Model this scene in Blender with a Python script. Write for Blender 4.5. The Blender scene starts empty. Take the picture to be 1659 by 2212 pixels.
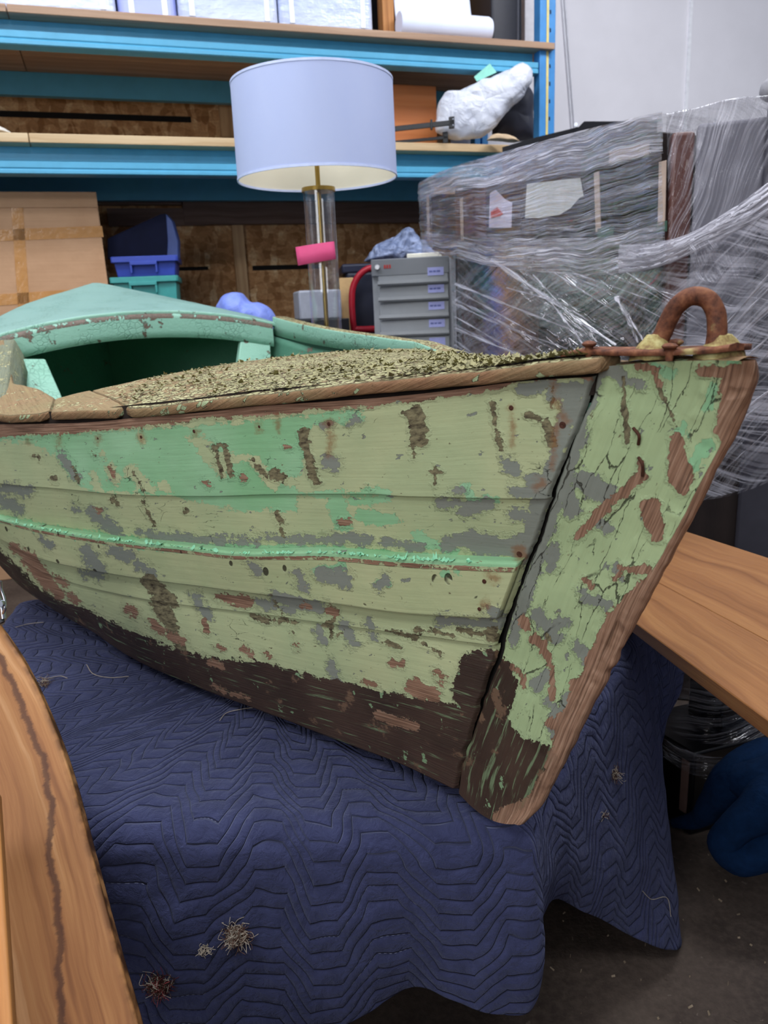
import bpy, bmesh, math, random
import numpy as np
from mathutils import Vector, Matrix

random.seed(7)
rng = np.random.default_rng(7)
scene = bpy.context.scene
COL = scene.collection
FPX = 1661.0
CX, CY = 829.5, 1106.0
EYE = np.array([0.0, 0.0, 1.35])

# ------------------------------------------------------------------ camera
cam_data = bpy.data.cameras.new('camera')
cam = bpy.data.objects.new('camera', cam_data)
COL.objects.link(cam)
cam_data.sensor_fit = 'VERTICAL'
cam_data.sensor_height = 36.0
cam_data.lens = 36.0 * FPX / 2212.0
cam_data.clip_start = 0.02
CAMR = Matrix.Rotation(math.radians(90 - 14.8), 3, 'X') @ Matrix.Rotation(math.radians(-2.6), 3, 'Z')
cam.matrix_world = Matrix.Translation(Vector(EYE)) @ CAMR.to_4x4()
cam_data.dof.use_dof = True
cam_data.dof.focus_distance = 1.15
cam_data.dof.aperture_fstop = 7.5
scene.camera = cam
RM = np.array(CAMR)


def ray(px, py):
    d = RM @ np.array([(px - CX) / FPX, -(py - CY) / FPX, -1.0])
    return d


def W(px, py, Y):
    d = ray(px, py)
    return EYE + d * (Y / d[1])


def Wz(px, py, z):
    d = ray(px, py)
    return EYE + d * ((z - EYE[2]) / d[2])


def Wplane(px, py, p0, n):
    d = ray(px, py)
    n = np.asarray(n, float)
    return EYE + d * (np.dot(np.asarray(p0) - EYE, n) / np.dot(d, n))


def proj(V):
    c = (np.asarray(V) - EYE) @ RM
    z = np.maximum(-c[..., 2], 1e-3)
    return CX + FPX * c[..., 0] / z, CY - FPX * c[..., 1] / z


def pchip(x, y, xq):
    x = np.asarray(x, float); y = np.asarray(y, float); xq = np.asarray(xq, float)
    if x[0] > x[-1]:
        x = x[::-1]; y = y[::-1]
    h = np.diff(x); d = np.diff(y) / h
    m = np.zeros_like(y)
    for i in range(1, len(x) - 1):
        if d[i - 1] * d[i] > 0:
            w1 = 2 * h[i] + h[i - 1]; w2 = h[i] + 2 * h[i - 1]
            m[i] = (w1 + w2) / (w1 / d[i - 1] + w2 / d[i])
    m[0] = d[0]; m[-1] = d[-1]
    k = np.clip(np.searchsorted(x, xq) - 1, 0, len(x) - 2)
    t = (xq - x[k]) / h[k]
    ext_lo = xq < x[0]; ext_hi = xq > x[-1]
    tt = np.clip(t, 0, 1)
    r = ((1 + 2 * tt) * (1 - tt) ** 2 * y[k] + tt * (1 - tt) ** 2 * h[k] * m[k]
         + tt * tt * (3 - 2 * tt) * y[k + 1] + tt * tt * (tt - 1) * h[k] * m[k + 1])
    r = np.where(ext_lo, y[0] + m[0] * (xq - x[0]), r)
    r = np.where(ext_hi, y[-1] + m[-1] * (xq - x[-1]), r)
    return r


def catmull(P, n):
    """n points along a smooth curve through P, by chord length"""
    P = np.asarray(P, float)
    s = np.concatenate([[0], np.cumsum(np.maximum(np.linalg.norm(np.diff(P, axis=0), axis=1), 1e-6))])
    q = np.linspace(0, s[-1], n)
    out = np.empty((n, P.shape[1]))
    T = np.gradient(P, s, axis=0) if len(P) > 2 else np.repeat([(P[1] - P[0]) / s[1]], 2, 0)
    k = np.clip(np.searchsorted(s, q) - 1, 0, len(s) - 2)
    h = (s[k + 1] - s[k])[:, None]
    t = ((q - s[k])[:, None]) / h
    out = ((1 + 2 * t) * (1 - t) ** 2 * P[k] + t * (1 - t) ** 2 * h * T[k]
           + t * t * (3 - 2 * t) * P[k + 1] + t * t * (t - 1) * h * T[k + 1])
    return out


def vnoise(P, scale, seed=0, octaves=3):
    """cheap smooth 3-D noise in numpy: value noise, -1..1"""
    P = np.asarray(P, float) * scale
    tot = np.zeros(P.shape[:-1]); amp = 1.0; s = 0
    for o in range(octaves):
        Q = P * (2 ** o) + seed * 17.3 + o * 5.1
        i = np.floor(Q).astype(np.int64); f = Q - i
        f = f * f * (3 - 2 * f)
        v = np.zeros(P.shape[:-1])
        for dx in (0, 1):
            for dy in (0, 1):
                for dz in (0, 1):
                    h = ((i[..., 0] + dx) * 374761393 + (i[..., 1] + dy) * 668265263 + (i[..., 2] + dz) * 2147483647 + seed * 144665) & 0xFFFFFFFF
                    h = ((h ^ (h >> 13)) * 1274126177) & 0xFFFFFFFF
                    h = h ^ (h >> 16)
                    r = (h & 0xFFFF) / 32767.5 - 1
                    w = (f[..., 0] if dx else 1 - f[..., 0]) * (f[..., 1] if dy else 1 - f[..., 1]) * (f[..., 2] if dz else 1 - f[..., 2])
                    v += r * w
        tot += v * amp; s += amp; amp *= .5
    return tot / s


# ------------------------------------------------------------------ objects
def wloc(o):
    p = Vector((0, 0, 0))
    while o is not None:
        p += o.location
        o = o.parent
    return np.array(p)


def thing(name, label, cat, loc, group=None):
    o = bpy.data.objects.new(name, None)
    COL.objects.link(o)
    o.empty_display_size = .05
    o.location = Vector([float(v) for v in loc])
    o['label'] = label; o['category'] = cat
    if group:
        o['group'] = group
    return o


def tag(o, label, cat, group=None):
    o['label'] = label; o['category'] = cat
    if group:
        o['group'] = group
    return o


def mesh(name, V, F, m, parent=None, smooth=True, uv=None, attrs=None, loc=None, kind=None, label=None):
    """V: Nx3 world coordinates; F: list of polygons or an Mx4 array; uv: per-vertex Nx2; attrs: {name: N floats}"""
    V = np.asarray(V, float).reshape(-1, 3)
    off = wloc(parent) if parent is not None else (np.asarray(loc, float) if loc is not None else np.zeros(3))
    me = bpy.data.meshes.new(name)
    if isinstance(F, np.ndarray) and F.ndim == 2 and len(V) > 3000:
        n, k = F.shape
        me.vertices.add(len(V)); me.vertices.foreach_set('co', (V - off).astype(np.float32).ravel())
        me.loops.add(n * k); me.loops.foreach_set('vertex_index', F.astype(np.int32).ravel())
        me.polygons.add(n)
        me.polygons.foreach_set('loop_start', np.arange(0, n * k, k, dtype=np.int32))
        me.polygons.foreach_set('loop_total', np.full(n, k, dtype=np.int32))
        me.update(calc_edges=True)
    else:
        me.from_pydata((V - off).tolist(), [], [list(map(int, f)) for f in F])
        me.update()
    me.validate()
    if uv is not None:
        ul = me.uv_layers.new(name='UVMap')
        vi = np.empty(len(me.loops), dtype=np.int32); me.loops.foreach_get('vertex_index', vi)
        ul.data.foreach_set('uv', np.asarray(uv, dtype=np.float32)[vi].ravel())
    if attrs:
        for k, a in attrs.items():
            at = me.attributes.new(k, 'FLOAT', 'POINT')
            at.data.foreach_set('value', np.asarray(a, dtype=np.float32).ravel())
    if smooth:
        me.polygons.foreach_set('use_smooth', np.ones(len(me.polygons), dtype=bool))
    o = bpy.data.objects.new(name, me)
    COL.objects.link(o)
    if m is not None:
        for mm in (m if isinstance(m, (list, tuple)) else [m]):
            me.materials.append(mm)
    if parent is not None:
        o.parent = parent
    elif loc is not None:
        o.location = Vector([float(v) for v in loc])
    if kind:
        o['kind'] = kind
    if label:
        o['label'] = label
    return o


def struct(name, V, F, m, **kw):
    o = mesh(name, V, F, m, **kw)
    o['kind'] = 'structure'
    return o


def gridF(nr, nc, closed=False, flip=False):
    r = np.arange(nr - 1)[:, None]; ncf = nc if closed else nc - 1
    c = np.arange(ncf)[None, :]; c2 = (c + 1) % nc
    F = np.stack([r * nc + c, r * nc + c2, (r + 1) * nc + c2, (r + 1) * nc + c], -1).reshape(-1, 4)
    return F[:, ::-1] if flip else F


class MB:
    """collects shapes; per-loop uv in metres with u along the long axis"""
    def __init__(s):
        s.V = []; s.F = []; s.U = []

    def quadbox(s, P8):
        """P8: corners, order (i,j,k) i fastest: 000 100 010 110 001 101 011 111"""
        b = len(s.V); P = [np.asarray(p, float) for p in P8]
        s.V += P
        L = [np.linalg.norm(P[1] - P[0]), np.linalg.norm(P[2] - P[0]), np.linalg.norm(P[4] - P[0])]
        ax = int(np.argmax(L)); off = random.random() * 7
        for f in ((0, 2, 3, 1), (4, 5, 7, 6), (0, 1, 5, 4), (2, 6, 7, 3), (0, 4, 6, 2), (1, 3, 7, 5)):
            s.F.append([b + i for i in f])
            cs = [(i & 1, (i >> 1) & 1, (i >> 2) & 1) for i in f]
            vary = [a for a in range(3) if len({c[a] for c in cs}) > 1]
            if ax in vary:
                o2 = [a for a in vary if a != ax][0]
                s.U.append([(c[ax] * L[ax] + off, c[o2] * L[o2] + off * .3 + o2 * .37) for c in cs])
            else:
                s.U.append([(c[vary[0]] * L[vary[0]] * .3 + off, c[vary[1]] * L[vary[1]]) for c in cs])
        return s

    def box(s, o, ex, ey, ez):
        o, ex, ey, ez = (np.asarray(v, float) for v in (o, ex, ey, ez))
        return s.quadbox([o, o + ex, o + ey, o + ex + ey, o + ez, o + ex + ez, o + ey + ez, o + ex + ey + ez])

    def aabb(s, lo, hi):
        lo = np.asarray(lo, float); hi = np.asarray(hi, float); d = hi - lo
        return s.box(lo, (d[0], 0, 0), (0, d[1], 0), (0, 0, d[2]))

    def poly(s, V, F):
        b = len(s.V); V = [np.asarray(v, float) for v in V]
        s.V += V
        for f in F:
            s.F.append([b + int(i) for i in f])
            s.U.append([(float(np.linalg.norm(V[int(i)] - V[int(f[0])])), 0.0) for i in f])
        return s

    def tube(s, P, r, n=12, cap=True):
        P = np.asarray(P, float); m = len(P)
        R = np.full(m, r, float) if np.isscalar(r) else np.asarray(r, float)
        T = np.gradient(P, axis=0); T /= np.maximum(np.linalg.norm(T, axis=1), 1e-9)[:, None]
        up = np.array([0, 0, 1.0]) if abs(T[0][2]) < .9 else np.array([1.0, 0, 0])
        N = np.cross(T[0], up); N /= np.linalg.norm(N)
        rows = []; b = len(s.V); L = 0
        for i in range(m):
            N = N - T[i] * np.dot(N, T[i]); N /= max(np.linalg.norm(N), 1e-9)
            B = np.cross(T[i], N)
            for k in range(n):
                a = 2 * math.pi * k / n
                s.V.append(P[i] + R[i] * (math.cos(a) * N + math.sin(a) * B))
        ss = np.concatenate([[0], np.cumsum(np.linalg.norm(np.diff(P, axis=0), axis=1))])
        for i in range(m - 1):
            for k in range(n):
                k2 = (k + 1) % n
                s.F.append([b + i * n + k, b + i * n + k2, b + (i + 1) * n + k2, b + (i + 1) * n + k])
                c = 2 * math.pi * R[i] / n
                s.U.append([(ss[i], c * k), (ss[i], c * (k + 1)), (ss[i + 1], c * (k + 1)), (ss[i + 1], c * k)])
        if cap:
            s.F.append([b + k for k in range(n)][::-1]); s.U.append([(0, 0)] * n)
            s.F.append([b + (m - 1) * n + k for k in range(n)]); s.U.append([(0, 0)] * n)
        return s

    def lathe(s, c, prof, n=48, axis=None):
        """prof: list of (r, h) along axis from c"""
        c = np.asarray(c, float)
        A = np.array([0, 0, 1.0]) if axis is None else np.asarray(axis, float) / np.linalg.norm(axis)
        X = np.cross(A, [0.3, 1, .2]); X /= np.linalg.norm(X); Yv = np.cross(A, X)
        b = len(s.V)
        for (r, h) in prof:
            for k in range(n):
                a = 2 * math.pi * k / n
                s.V.append(c + A * h + r * (math.cos(a) * X + math.sin(a) * Yv))
        for i in range(len(prof) - 1):
            for k in range(n):
                k2 = (k + 1) % n
                s.F.append([b + i * n + k, b + i * n + k2, b + (i + 1) * n + k2, b + (i + 1) * n + k])
                s.U.append([(k * .02, prof[i][1]), ((k + 1) * .02, prof[i][1]), ((k + 1) * .02, prof[i + 1][1]), (k * .02, prof[i + 1][1])])
        return s

    def build(s, name, m, parent=None, smooth=False, bevel=0, seg=2, loc=None, kind=None, label=None, sub=0):
        o = mesh(name, s.V, s.F, m, parent, smooth=smooth, loc=loc, kind=kind, label=label)
        me = o.data
        ul = me.uv_layers.new(name='UVMap')
        flat = [c for u in s.U for uv in u for c in uv]
        if len(flat) == 2 * len(me.loops):
            ul.data.foreach_set('uv', flat)
        if bevel:
            md = o.modifiers.new('bevel', 'BEVEL'); md.width = bevel; md.segments = seg; md.limit_method = 'ANGLE'
            md.angle_limit = math.radians(40)
        if sub:
            md = o.modifiers.new('sub', 'SUBSURF'); md.levels = sub; md.render_levels = sub
        if bevel or smooth:
            me.polygons.foreach_set('use_smooth', np.ones(len(me.polygons), dtype=bool))
            try:
                with_angle(o, 40)
            except Exception:
                pass
        return o


def with_angle(o, deg):
    """smooth shading that keeps edges sharper than deg crisp"""
    me = o.data
    bm = bmesh.new(); bm.from_mesh(me)
    th = math.radians(deg)
    for e in bm.edges:
        if len(e.link_faces) == 2:
            e.smooth = e.calc_face_angle(0) < th
        else:
            e.smooth = False
    bm.to_mesh(me); bm.free()


# ------------------------------------------------------------------ node helper
def srgb(h):
    h = h.lstrip('#')
    c = [int(h[i:i + 2], 16) / 255 for i in (0, 2, 4)]
    return tuple((v / 12.92 if v <= .04045 else ((v + .055) / 1.055) ** 2.4) for v in c) + (1.0,)


class G:
    def __init__(s, name):
        s.m = bpy.data.materials.new(name); s.m.use_nodes = True
        s.t = s.m.node_tree; s.t.nodes.clear()
        s.out = s.t.nodes.new('ShaderNodeOutputMaterial')

    def n(s, typ, ins=None, **props):
        nd = s.t.nodes.new(typ)
        for k, v in props.items():
            setattr(nd, k, v)
        for k, v in (ins or {}).items():
            s.set(nd.inputs[k], v)
        return nd

    def set(s, sock, v):
        if isinstance(v, bpy.types.NodeSocket):
            s.t.links.new(v, sock)
        elif isinstance(v, str):
            sock.default_value = srgb(v)
        elif isinstance(v, (tuple, list)) and hasattr(sock.default_value, '__len__') and len(sock.default_value) == 4 and len(v) == 3:
            sock.default_value = (*v, 1)
        else:
            sock.default_value = v

    def uv(s): return s.n('ShaderNodeTexCoord').outputs['UV']
    def obj(s): return s.n('ShaderNodeTexCoord').outputs['Object']
    def pos(s): return s.n('ShaderNodeNewGeometry').outputs['Position']
    def attr(s, name): return s.n('ShaderNodeAttribute', attribute_name=name).outputs['Fac']

    def map(s, vec, scale=(1, 1, 1), rot=(0, 0, 0), loc=(0, 0, 0)):
        return s.n('ShaderNodeMapping', {'Vector': vec, 'Scale': scale, 'Rotation': rot, 'Location': loc}).outputs[0]

    def noise(s, vec, scale, detail=4, rough=.55, dist=0, out='Fac'):
        return s.n('ShaderNodeTexNoise', {'Vector': vec, 'Scale': scale, 'Detail': detail, 'Roughness': rough, 'Distortion': dist}).outputs[out]

    def vor(s, vec, scale, feature='F1', out='Distance', rnd=1):
        return s.n('ShaderNodeTexVoronoi', {'Vector': vec, 'Scale': scale, 'Randomness': rnd}, feature=feature).outputs[out]

    def math(s, op, a, b=None, c=None, clamp=False):
        nd = s.n('ShaderNodeMath', operation=op, use_clamp=clamp)
        s.set(nd.inputs[0], a)
        if b is not None: s.set(nd.inputs[1], b)
        if c is not None: s.set(nd.inputs[2], c)
        return nd.outputs[0]

    def add(s, a, b): return s.math('ADD', a, b)
    def sub(s, a, b): return s.math('SUBTRACT', a, b)
    def mul(s, a, b): return s.math('MULTIPLY', a, b)
    def mx(s, a, b): return s.math('MAXIMUM', a, b)

    def step(s, v, lo, hi, a=0., b=1.):
        return s.n('ShaderNodeMapRange', {'Value': v, 'From Min': lo, 'From Max': hi, 'To Min': a, 'To Max': b}, interpolation_type='SMOOTHSTEP').outputs[0]

    def lin(s, v, lo, hi, a=0., b=1.):
        return s.n('ShaderNodeMapRange', {'Value': v, 'From Min': lo, 'From Max': hi, 'To Min': a, 'To Max': b}).outputs[0]

    def mix(s, f, a, b, blend='MIX'):
        nd = s.n('ShaderNodeMix', data_type='RGBA', blend_type=blend)
        s.set(nd.inputs[0], f); s.set(nd.inputs[6], a); s.set(nd.inputs[7], b)
        return nd.outputs[2]

    def ramp(s, f, stops, interp='LINEAR'):
        nd = s.n('ShaderNodeValToRGB', {'Fac': f})
        cr = nd.color_ramp; cr.interpolation = interp
        while len(cr.elements) < len(stops): cr.elements.new(.5)
        for e, (p, c) in zip(cr.elements, stops):
            e.position = p; e.color = srgb(c) if isinstance(c, str) else c
        return nd.outputs[0]

    def bump(s, h, strength=1., dist=.001, normal=None):
        ins = {'Height': h, 'Strength': strength, 'Distance': dist}
        if normal is not None: ins['Normal'] = normal
        return s.n('ShaderNodeBump', ins).outputs[0]

    def sep(s, vec):
        return s.n('ShaderNodeSeparateXYZ', {'Vector': vec}).outputs

    def comb(s, x, y, z=0.):
        return s.n('ShaderNodeCombineXYZ', {'X': x, 'Y': y, 'Z': z}).outputs[0]

    def bsdf(s, **ins):
        conv = {'color': 'Base Color', 'rough': 'Roughness', 'metal': 'Metallic', 'normal': 'Normal', 'spec': 'Specular IOR Level',
                'alpha': 'Alpha', 'trans': 'Transmission Weight', 'ior': 'IOR', 'coat': 'Coat Weight', 'sheen': 'Sheen Weight',
                'sheen_rough': 'Sheen Roughness', 'sheen_tint': 'Sheen Tint', 'sss': 'Subsurface Weight'}
        nd = s.n('ShaderNodeBsdfPrincipled')
        for k, v in ins.items():
            s.set(nd.inputs[conv[k]], v)
        return nd.outputs[0]

    def done(s, sh):
        s.t.links.new(sh, s.out.inputs['Surface'])
        return s.m


def plain(name, col, rough=.6, metal=0., var=.08, scale=30., spec=.4, bump=0.):
    g = G(name)
    nz = g.noise(g.obj(), scale, 4)
    c = g.mix(g.lin(nz, .3, .7), tuple(v * (1 - var) for v in srgb(col)[:3]), tuple(min(1, v * (1 + var)) for v in srgb(col)[:3]))
    kw = dict(color=c, rough=rough, metal=metal, spec=spec)
    if bump: kw['normal'] = g.bump(nz, 1., bump)
    return g.done(g.bsdf(**kw))


def wood(name, dark, mid, light, gs=1., rough=.55, bump=.0006, ring=26.):
    """grain runs along u; uv in metres"""
    g = G(name)
    uv = g.uv()
    warp = g.noise(g.map(uv, (1.6 * gs, 5 * gs, 1)), 1.0, 3)
    v = g.sep(uv)
    y = g.add(v[1], g.mul(warp, .09))
    band = g.noise(g.comb(g.mul(v[0], .5 * gs), g.mul(y, ring * gs)), 1.0, 3, .6)
    fine = g.noise(g.map(uv, (9 * gs, 420 * gs, 1)), 1.0, 3, .6)
    c = g.ramp(band, [(.28, dark), (.48, mid), (.72, light)])
    c = g.mix(g.lin(fine, .35, .75, 0, .35), c, dark)
    nrm = g.bump(g.add(band, g.mul(fine, .6)), 1., bump)
    return g.done(g.bsdf(color=c, rough=rough, normal=nrm, spec=.35))
# ------------------------------------------------------------------ paint-wear fields
def sd_poly(x, y, pts):
    pts = np.asarray(pts, float); n = len(pts)
    d = np.full(x.shape, 1e9); ins = np.zeros(x.shape, bool)
    for i in range(n):
        x0, y0 = pts[i]; x1, y1 = pts[(i + 1) % n]
        dx, dy = x1 - x0, y1 - y0
        t = np.clip(((x - x0) * dx + (y - y0) * dy) / max(dx * dx + dy * dy, 1e-9), 0, 1)
        d = np.minimum(d, np.hypot(x - x0 - t * dx, y - y0 - t * dy))
        if y0 != y1:
            c = ((y0 > y) != (y1 > y)) & (x < (x1 - x0) * (y - y0) / (y1 - y0) + x0)
            ins ^= c
    return np.where(ins, d, -d)


def sd_cap(x, y, x0, y0, x1, y1, r0, r1=None):
    r1 = r0 if r1 is None else r1
    dx, dy = x1 - x0, y1 - y0
    t = np.clip(((x - x0) * dx + (y - y0) * dy) / max(dx * dx + dy * dy, 1e-9), 0, 1)
    return r0 + (r1 - r0) * t - np.hypot(x - x0 - t * dx, y - y0 - t * dy)


def wear(V, spec):
    """signed field (about -2..2, zero on the outline of the worn patch) for every vertex"""
    x, y = proj(V)
    f = np.full(x.shape, -60.0)
    for s in spec:
        f = np.maximum(f, sd_poly(x, y, s) if isinstance(s[0], (tuple, list)) else sd_cap(x, y, *s))
    return np.clip(f / 20.0, -2, 2)


MINT = [
    [(-60, 930), (0, 938), (150, 934), (300, 928), (500, 914), (700, 893), (762, 886), (768, 902), (706, 912), (662, 922), (664, 975), (655, 1000), (640, 1040), (650, 1058), (800, 1062), (800, 1072), (640, 1072), (640, 1105), (530, 1104), (430, 1086), (380, 1071), (180, 1057), (150, 1030), (120, 985), (70, 957), (-60, 950)],
    (0, 1122, 180, 1156, 9), (180, 1156, 360, 1178, 12), (360, 1178, 520, 1184, 12), (520, 1184, 700, 1192, 13), (700, 1190, 860, 1203, 13), (860, 1203, 1060, 1218, 10),
    (730, 1090, 740, 1130, 22), (780, 1115, 845, 1125, 16), (760, 1085, 838, 1075, 9), (800, 1060, 838, 1066, 10), (1005, 1055, 1018, 1080, 13), (1018, 1082, 1075, 1082, 7),
    (690, 1232, 735, 1228, 12), (815, 1255, 835, 1258, 8), (960, 1240, 985, 1236, 7), (740, 905, 775, 900, 10), (900, 1160, 985, 1195, 12),
    (1415, 790, 1445, 805, 12), (1538, 830, 1530, 880, 10), (1476, 918, 1470, 930, 12), (1210, 795, 1285, 790, 9), (1560, 785, 1590, 782, 6),
    (1330, 1420, 1345, 1400, 14), (1130, 805, 1140, 800, 6), (1390, 1300, 1350, 1330, 12), (1240, 1590, 1270, 1620, 12), (1500, 1000, 1530, 960, 16),
]
GREY = [
    (300, 1150, 360, 1160, 8), (330, 1158, 480, 1170, 10), (480, 1166, 560, 1168, 9), (575, 1164, 720, 1166, 8), (725, 1160, 790, 1168, 12), (830, 1172, 905, 1182, 9),
    (960, 1180, 1020, 1160, 14), (1020, 1172, 1130, 1185, 22), (1115, 1200, 1135, 1160, 14), (955, 1085, 1060, 1092, 11), (1000, 1100, 1030, 1100, 12), (980, 1062, 1000, 1062, 8),
    (1240, 850, 1215, 930, 20), (1215, 930, 1190, 1020, 16), (1190, 1020, 1160, 1110, 22), (1160, 1110, 1135, 1200, 18), (1130, 838, 1190, 832, 14), (1190, 850, 1250, 835, 16),
    (1110, 1060, 1170, 1068, 12), (1150, 1040, 1180, 1045, 16), (1110, 1110, 1150, 1115, 14), (1095, 1000, 1110, 1012, 14), (710, 998, 722, 1002, 15), (700, 925, 712, 920, 8),
    (760, 910, 768, 905, 10), (135, 985, 165, 1030, 9), (200, 1105, 250, 1150, 13), (245, 1150, 262, 1160, 8), (160, 1095, 170, 1105, 6), (60, 1060, 10, 1055, 12), (-10, 1075, 40, 1100, 12),
    (245, 1190, 275, 1200, 14), (185, 1190, 215, 1230, 14), (300, 1220, 330, 1240, 10), (640, 1235, 660, 1270, 9), (660, 1270, 668, 1285, 5), (700, 1240, 740, 1250, 18), (752, 1262, 758, 1245, 8),
    (820, 1262, 832, 1250, 11), (540, 1210, 560, 1235, 9), (90, 1160, 110, 1180, 7), (590, 1290, 690, 1312, 13), (630, 1318, 560, 1300, 9), (740, 1350, 765, 1390, 11), (690, 1360, 700, 1385, 8),
    (800, 1345, 806, 1375, 7), (950, 1340, 1080, 1350, 10), (1060, 1320, 1090, 1340, 12), (420, 1290, 450, 1330, 10), (215, 1245, 180, 1235, 9), (350, 1290, 372, 1300, 9), (715, 1435, 720, 1455, 8), (720, 1468, 760, 1490, 8),
    (1285, 800, 1275, 850, 24, 18), (1275, 850, 1250, 930, 16), (1250, 930, 1215, 1040, 20), (1215, 1040, 1180, 1150, 20, 16), (1180, 1150, 1130, 1300, 15), (1130, 1300, 1105, 1380, 12),
    (1320, 790, 1345, 820, 16), (1385, 830, 1370, 820, 10), (1260, 1040, 1310, 1070, 24), (1225, 1070, 1235, 1100, 20), (1195, 1185, 1190, 1205, 14), (1300, 1130, 1315, 1140, 10),
    (1265, 1295, 1310, 1305, 10), (1160, 1330, 1200, 1380, 14), (1185, 1370, 1220, 1340, 10), (1180, 1460, 1160, 1480, 14), (1250, 1400, 1270, 1430, 14), (1225, 1520, 1240, 1570, 22), (1180, 1510, 1200, 1530, 10), (1200, 1560, 1230, 1600, 22),
    (1190, 1225, 1200, 1225, 8), (1255, 1275, 1262, 1278, 8), (1330, 1230, 1340, 1250, 8),
]
WOODB = [
    (510, 1296, 535, 1302, 13, 11), (470, 1290, 510, 1296, 7, 12), (713, 1318, 720, 1320, 11), (652, 1306, 668, 1308, 6), (895, 1485, 940, 1502, 19, 14), (955, 1465, 960, 1472, 10), (945, 1450, 948, 1452, 6),
    (850, 1432, 868, 1436, 8), (780, 1472, 810, 1478, 5), (820, 1546, 860, 1560, 11), (860, 1560, 895, 1568, 12, 10), (455, 1430, 478, 1440, 8), (275, 1315, 290, 1325, 9), (330, 1345, 350, 1362, 10), (370, 1375, 395, 1385, 9),
    (470, 1395, 480, 1402, 6), (525, 1400, 540, 1412, 6), (575, 1412, 582, 1424, 6), (640, 1395, 645, 1400, 4), (60, 1205, 105, 1260, 16), (105, 1260, 130, 1285, 12), (150, 1285, 165, 1300, 8), (125, 1250, 140, 1262, 8), (440, 1340, 448, 1365, 6), (30, 1180, 60, 1205, 10),
    (445, 1042, 450, 1050, 5), (525, 1028, 530, 1034, 5), (238, 1010, 245, 1030, 5), (208, 1100, 214, 1106, 5), (618, 966, 626, 968, 5), (735, 1130, 755, 1128, 7), (460, 1480, 485, 1495, 5), (500, 1500, 540, 1508, 4),
    (1150, 1378, 1168, 1392, 10), (1168, 1392, 1192, 1440, 9, 6), (1195, 1450, 1192, 1478, 6), (1110, 1440, 1128, 1460, 6), (1128, 1460, 1132, 1490, 5), (1132, 1340, 1140, 1355, 11), (1190, 1490, 1196, 1510, 8), (1270, 1255, 1280, 1270, 8),
    (1386, 1030, 1290, 1110, 11, 12), (1290, 1110, 1240, 1165, 11, 5), (1384, 1000, 1386, 1035, 4), (1460, 950, 1470, 1030, 14, 26), (1470, 1030, 1475, 1060, 24, 12), (1405, 1100, 1420, 1160, 24, 14), (1330, 1250, 1345, 1235, 7),
    (1380, 792, 1418, 796, 9), (1410, 800, 1425, 830, 6), (1515, 803, 1610, 805, 12, 18), (1590, 830, 1576, 930, 34, 26), (1550, 930, 1575, 950, 10), (1345, 1228, 1400, 1232, 9),
    (1425, 1225, 1345, 1350, 8, 40), (1345, 1350, 1300, 1440, 38), (1300, 1440, 1250, 1560, 36, 40), (1250, 1560, 1200, 1660, 34, 28), (1200, 1660, 1150, 1745, 20), (1150, 1745, 1090, 1768, 24), (1240, 1480, 1290, 1460, 12), (1215, 1550, 1250, 1540, 10), (1190, 1560, 1210, 1575, 12),
    (1140, 818, 1280, 806, 5), (1250, 812, 1275, 816, 6),
]
SHEERWOOD = [[(-60, 900), (0, 900), (156, 896), (304, 884), (561, 859), (700, 850), (853, 838), (1000, 822), (1100, 812), (1130, 822), (1050, 846), (1000, 853), (900, 868), (800, 876), (700, 885), (600, 893), (560, 896), (500, 903), (430, 900), (400, 911), (304, 921), (150, 936), (0, 944), (-60, 946)]]
SCRAPE = [
    (655, 935, 665, 990, 10, 8), (665, 990, 684, 1042, 9), (885, 890, 905, 895, 9), (898, 890, 900, 950, 15), (905, 900, 908, 950, 14), (890, 960, 895, 985, 6), (462, 955, 480, 1030, 3.5), (486, 965, 500, 1028, 6), (470, 958, 492, 962, 3),
    (310, 1085, 334, 1136, 3), (598, 1110, 606, 1130, 6), (604, 1130, 612, 1158, 5), (548, 996, 575, 1030, 5), (595, 1026, 605, 1030, 14), (285, 1015, 310, 1060, 3), (1062, 870, 1070, 905, 4), (1070, 915, 1082, 972, 4),
    (1140, 895, 1180, 915, 6), (1180, 910, 1192, 960, 9), (1346, 815, 1350, 860, 3), (1348, 862, 1356, 955, 5), (1422, 835, 1462, 920, 4), (1195, 835, 1192, 880, 2), (585, 1283, 612, 1330, 3.5), (612, 1330, 634, 1366, 2.5), (312, 1244, 320, 1275, 2.5), (716, 1345, 716, 1382, 4),
    (838, 1363, 900, 1378, 4), (835, 1385, 862, 1400, 6), (900, 1360, 975, 1372, 4), (915, 1390, 950, 1410, 4), (545, 1330, 575, 1338, 5), (575, 1338, 640, 1345, 4), (1060, 1375, 1085, 1382, 10), (990, 1360, 1040, 1372, 6), (1050, 1365, 1070, 1360, 7),
    (400, 1100, 404, 1106, 4), (113, 1030, 118, 1036, 5), (160, 1010, 168, 1040, 4), (245, 1080, 252, 1086, 6), (940, 1010, 940, 1050, 2.5), (930, 1020, 950, 1022, 4), (700, 1350, 720, 1340, 4), (1385, 1465, 1330, 1480, 0), (1480, 1270, 1470, 1280, 0),
    (1330, 1440, 1320, 1470, 6), (1300, 1460, 1330, 1450, 7), (1190, 1385, 1180, 1370, 3), (1090, 1655, 1180, 1700, 10), (740, 1365, 730, 1372, 3), (870, 890, 900, 900, 4), (1325, 1395, 1330, 1410, 5),
    (795, 1050, 804, 1062, 0), (200, 975, 206, 985, 2), (320, 1255, 372, 1300, 16, 14), (345, 1300, 372, 1360, 20, 14), (370, 1360, 395, 1410, 10), (75, 985, 85, 990, 3),
]
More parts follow.
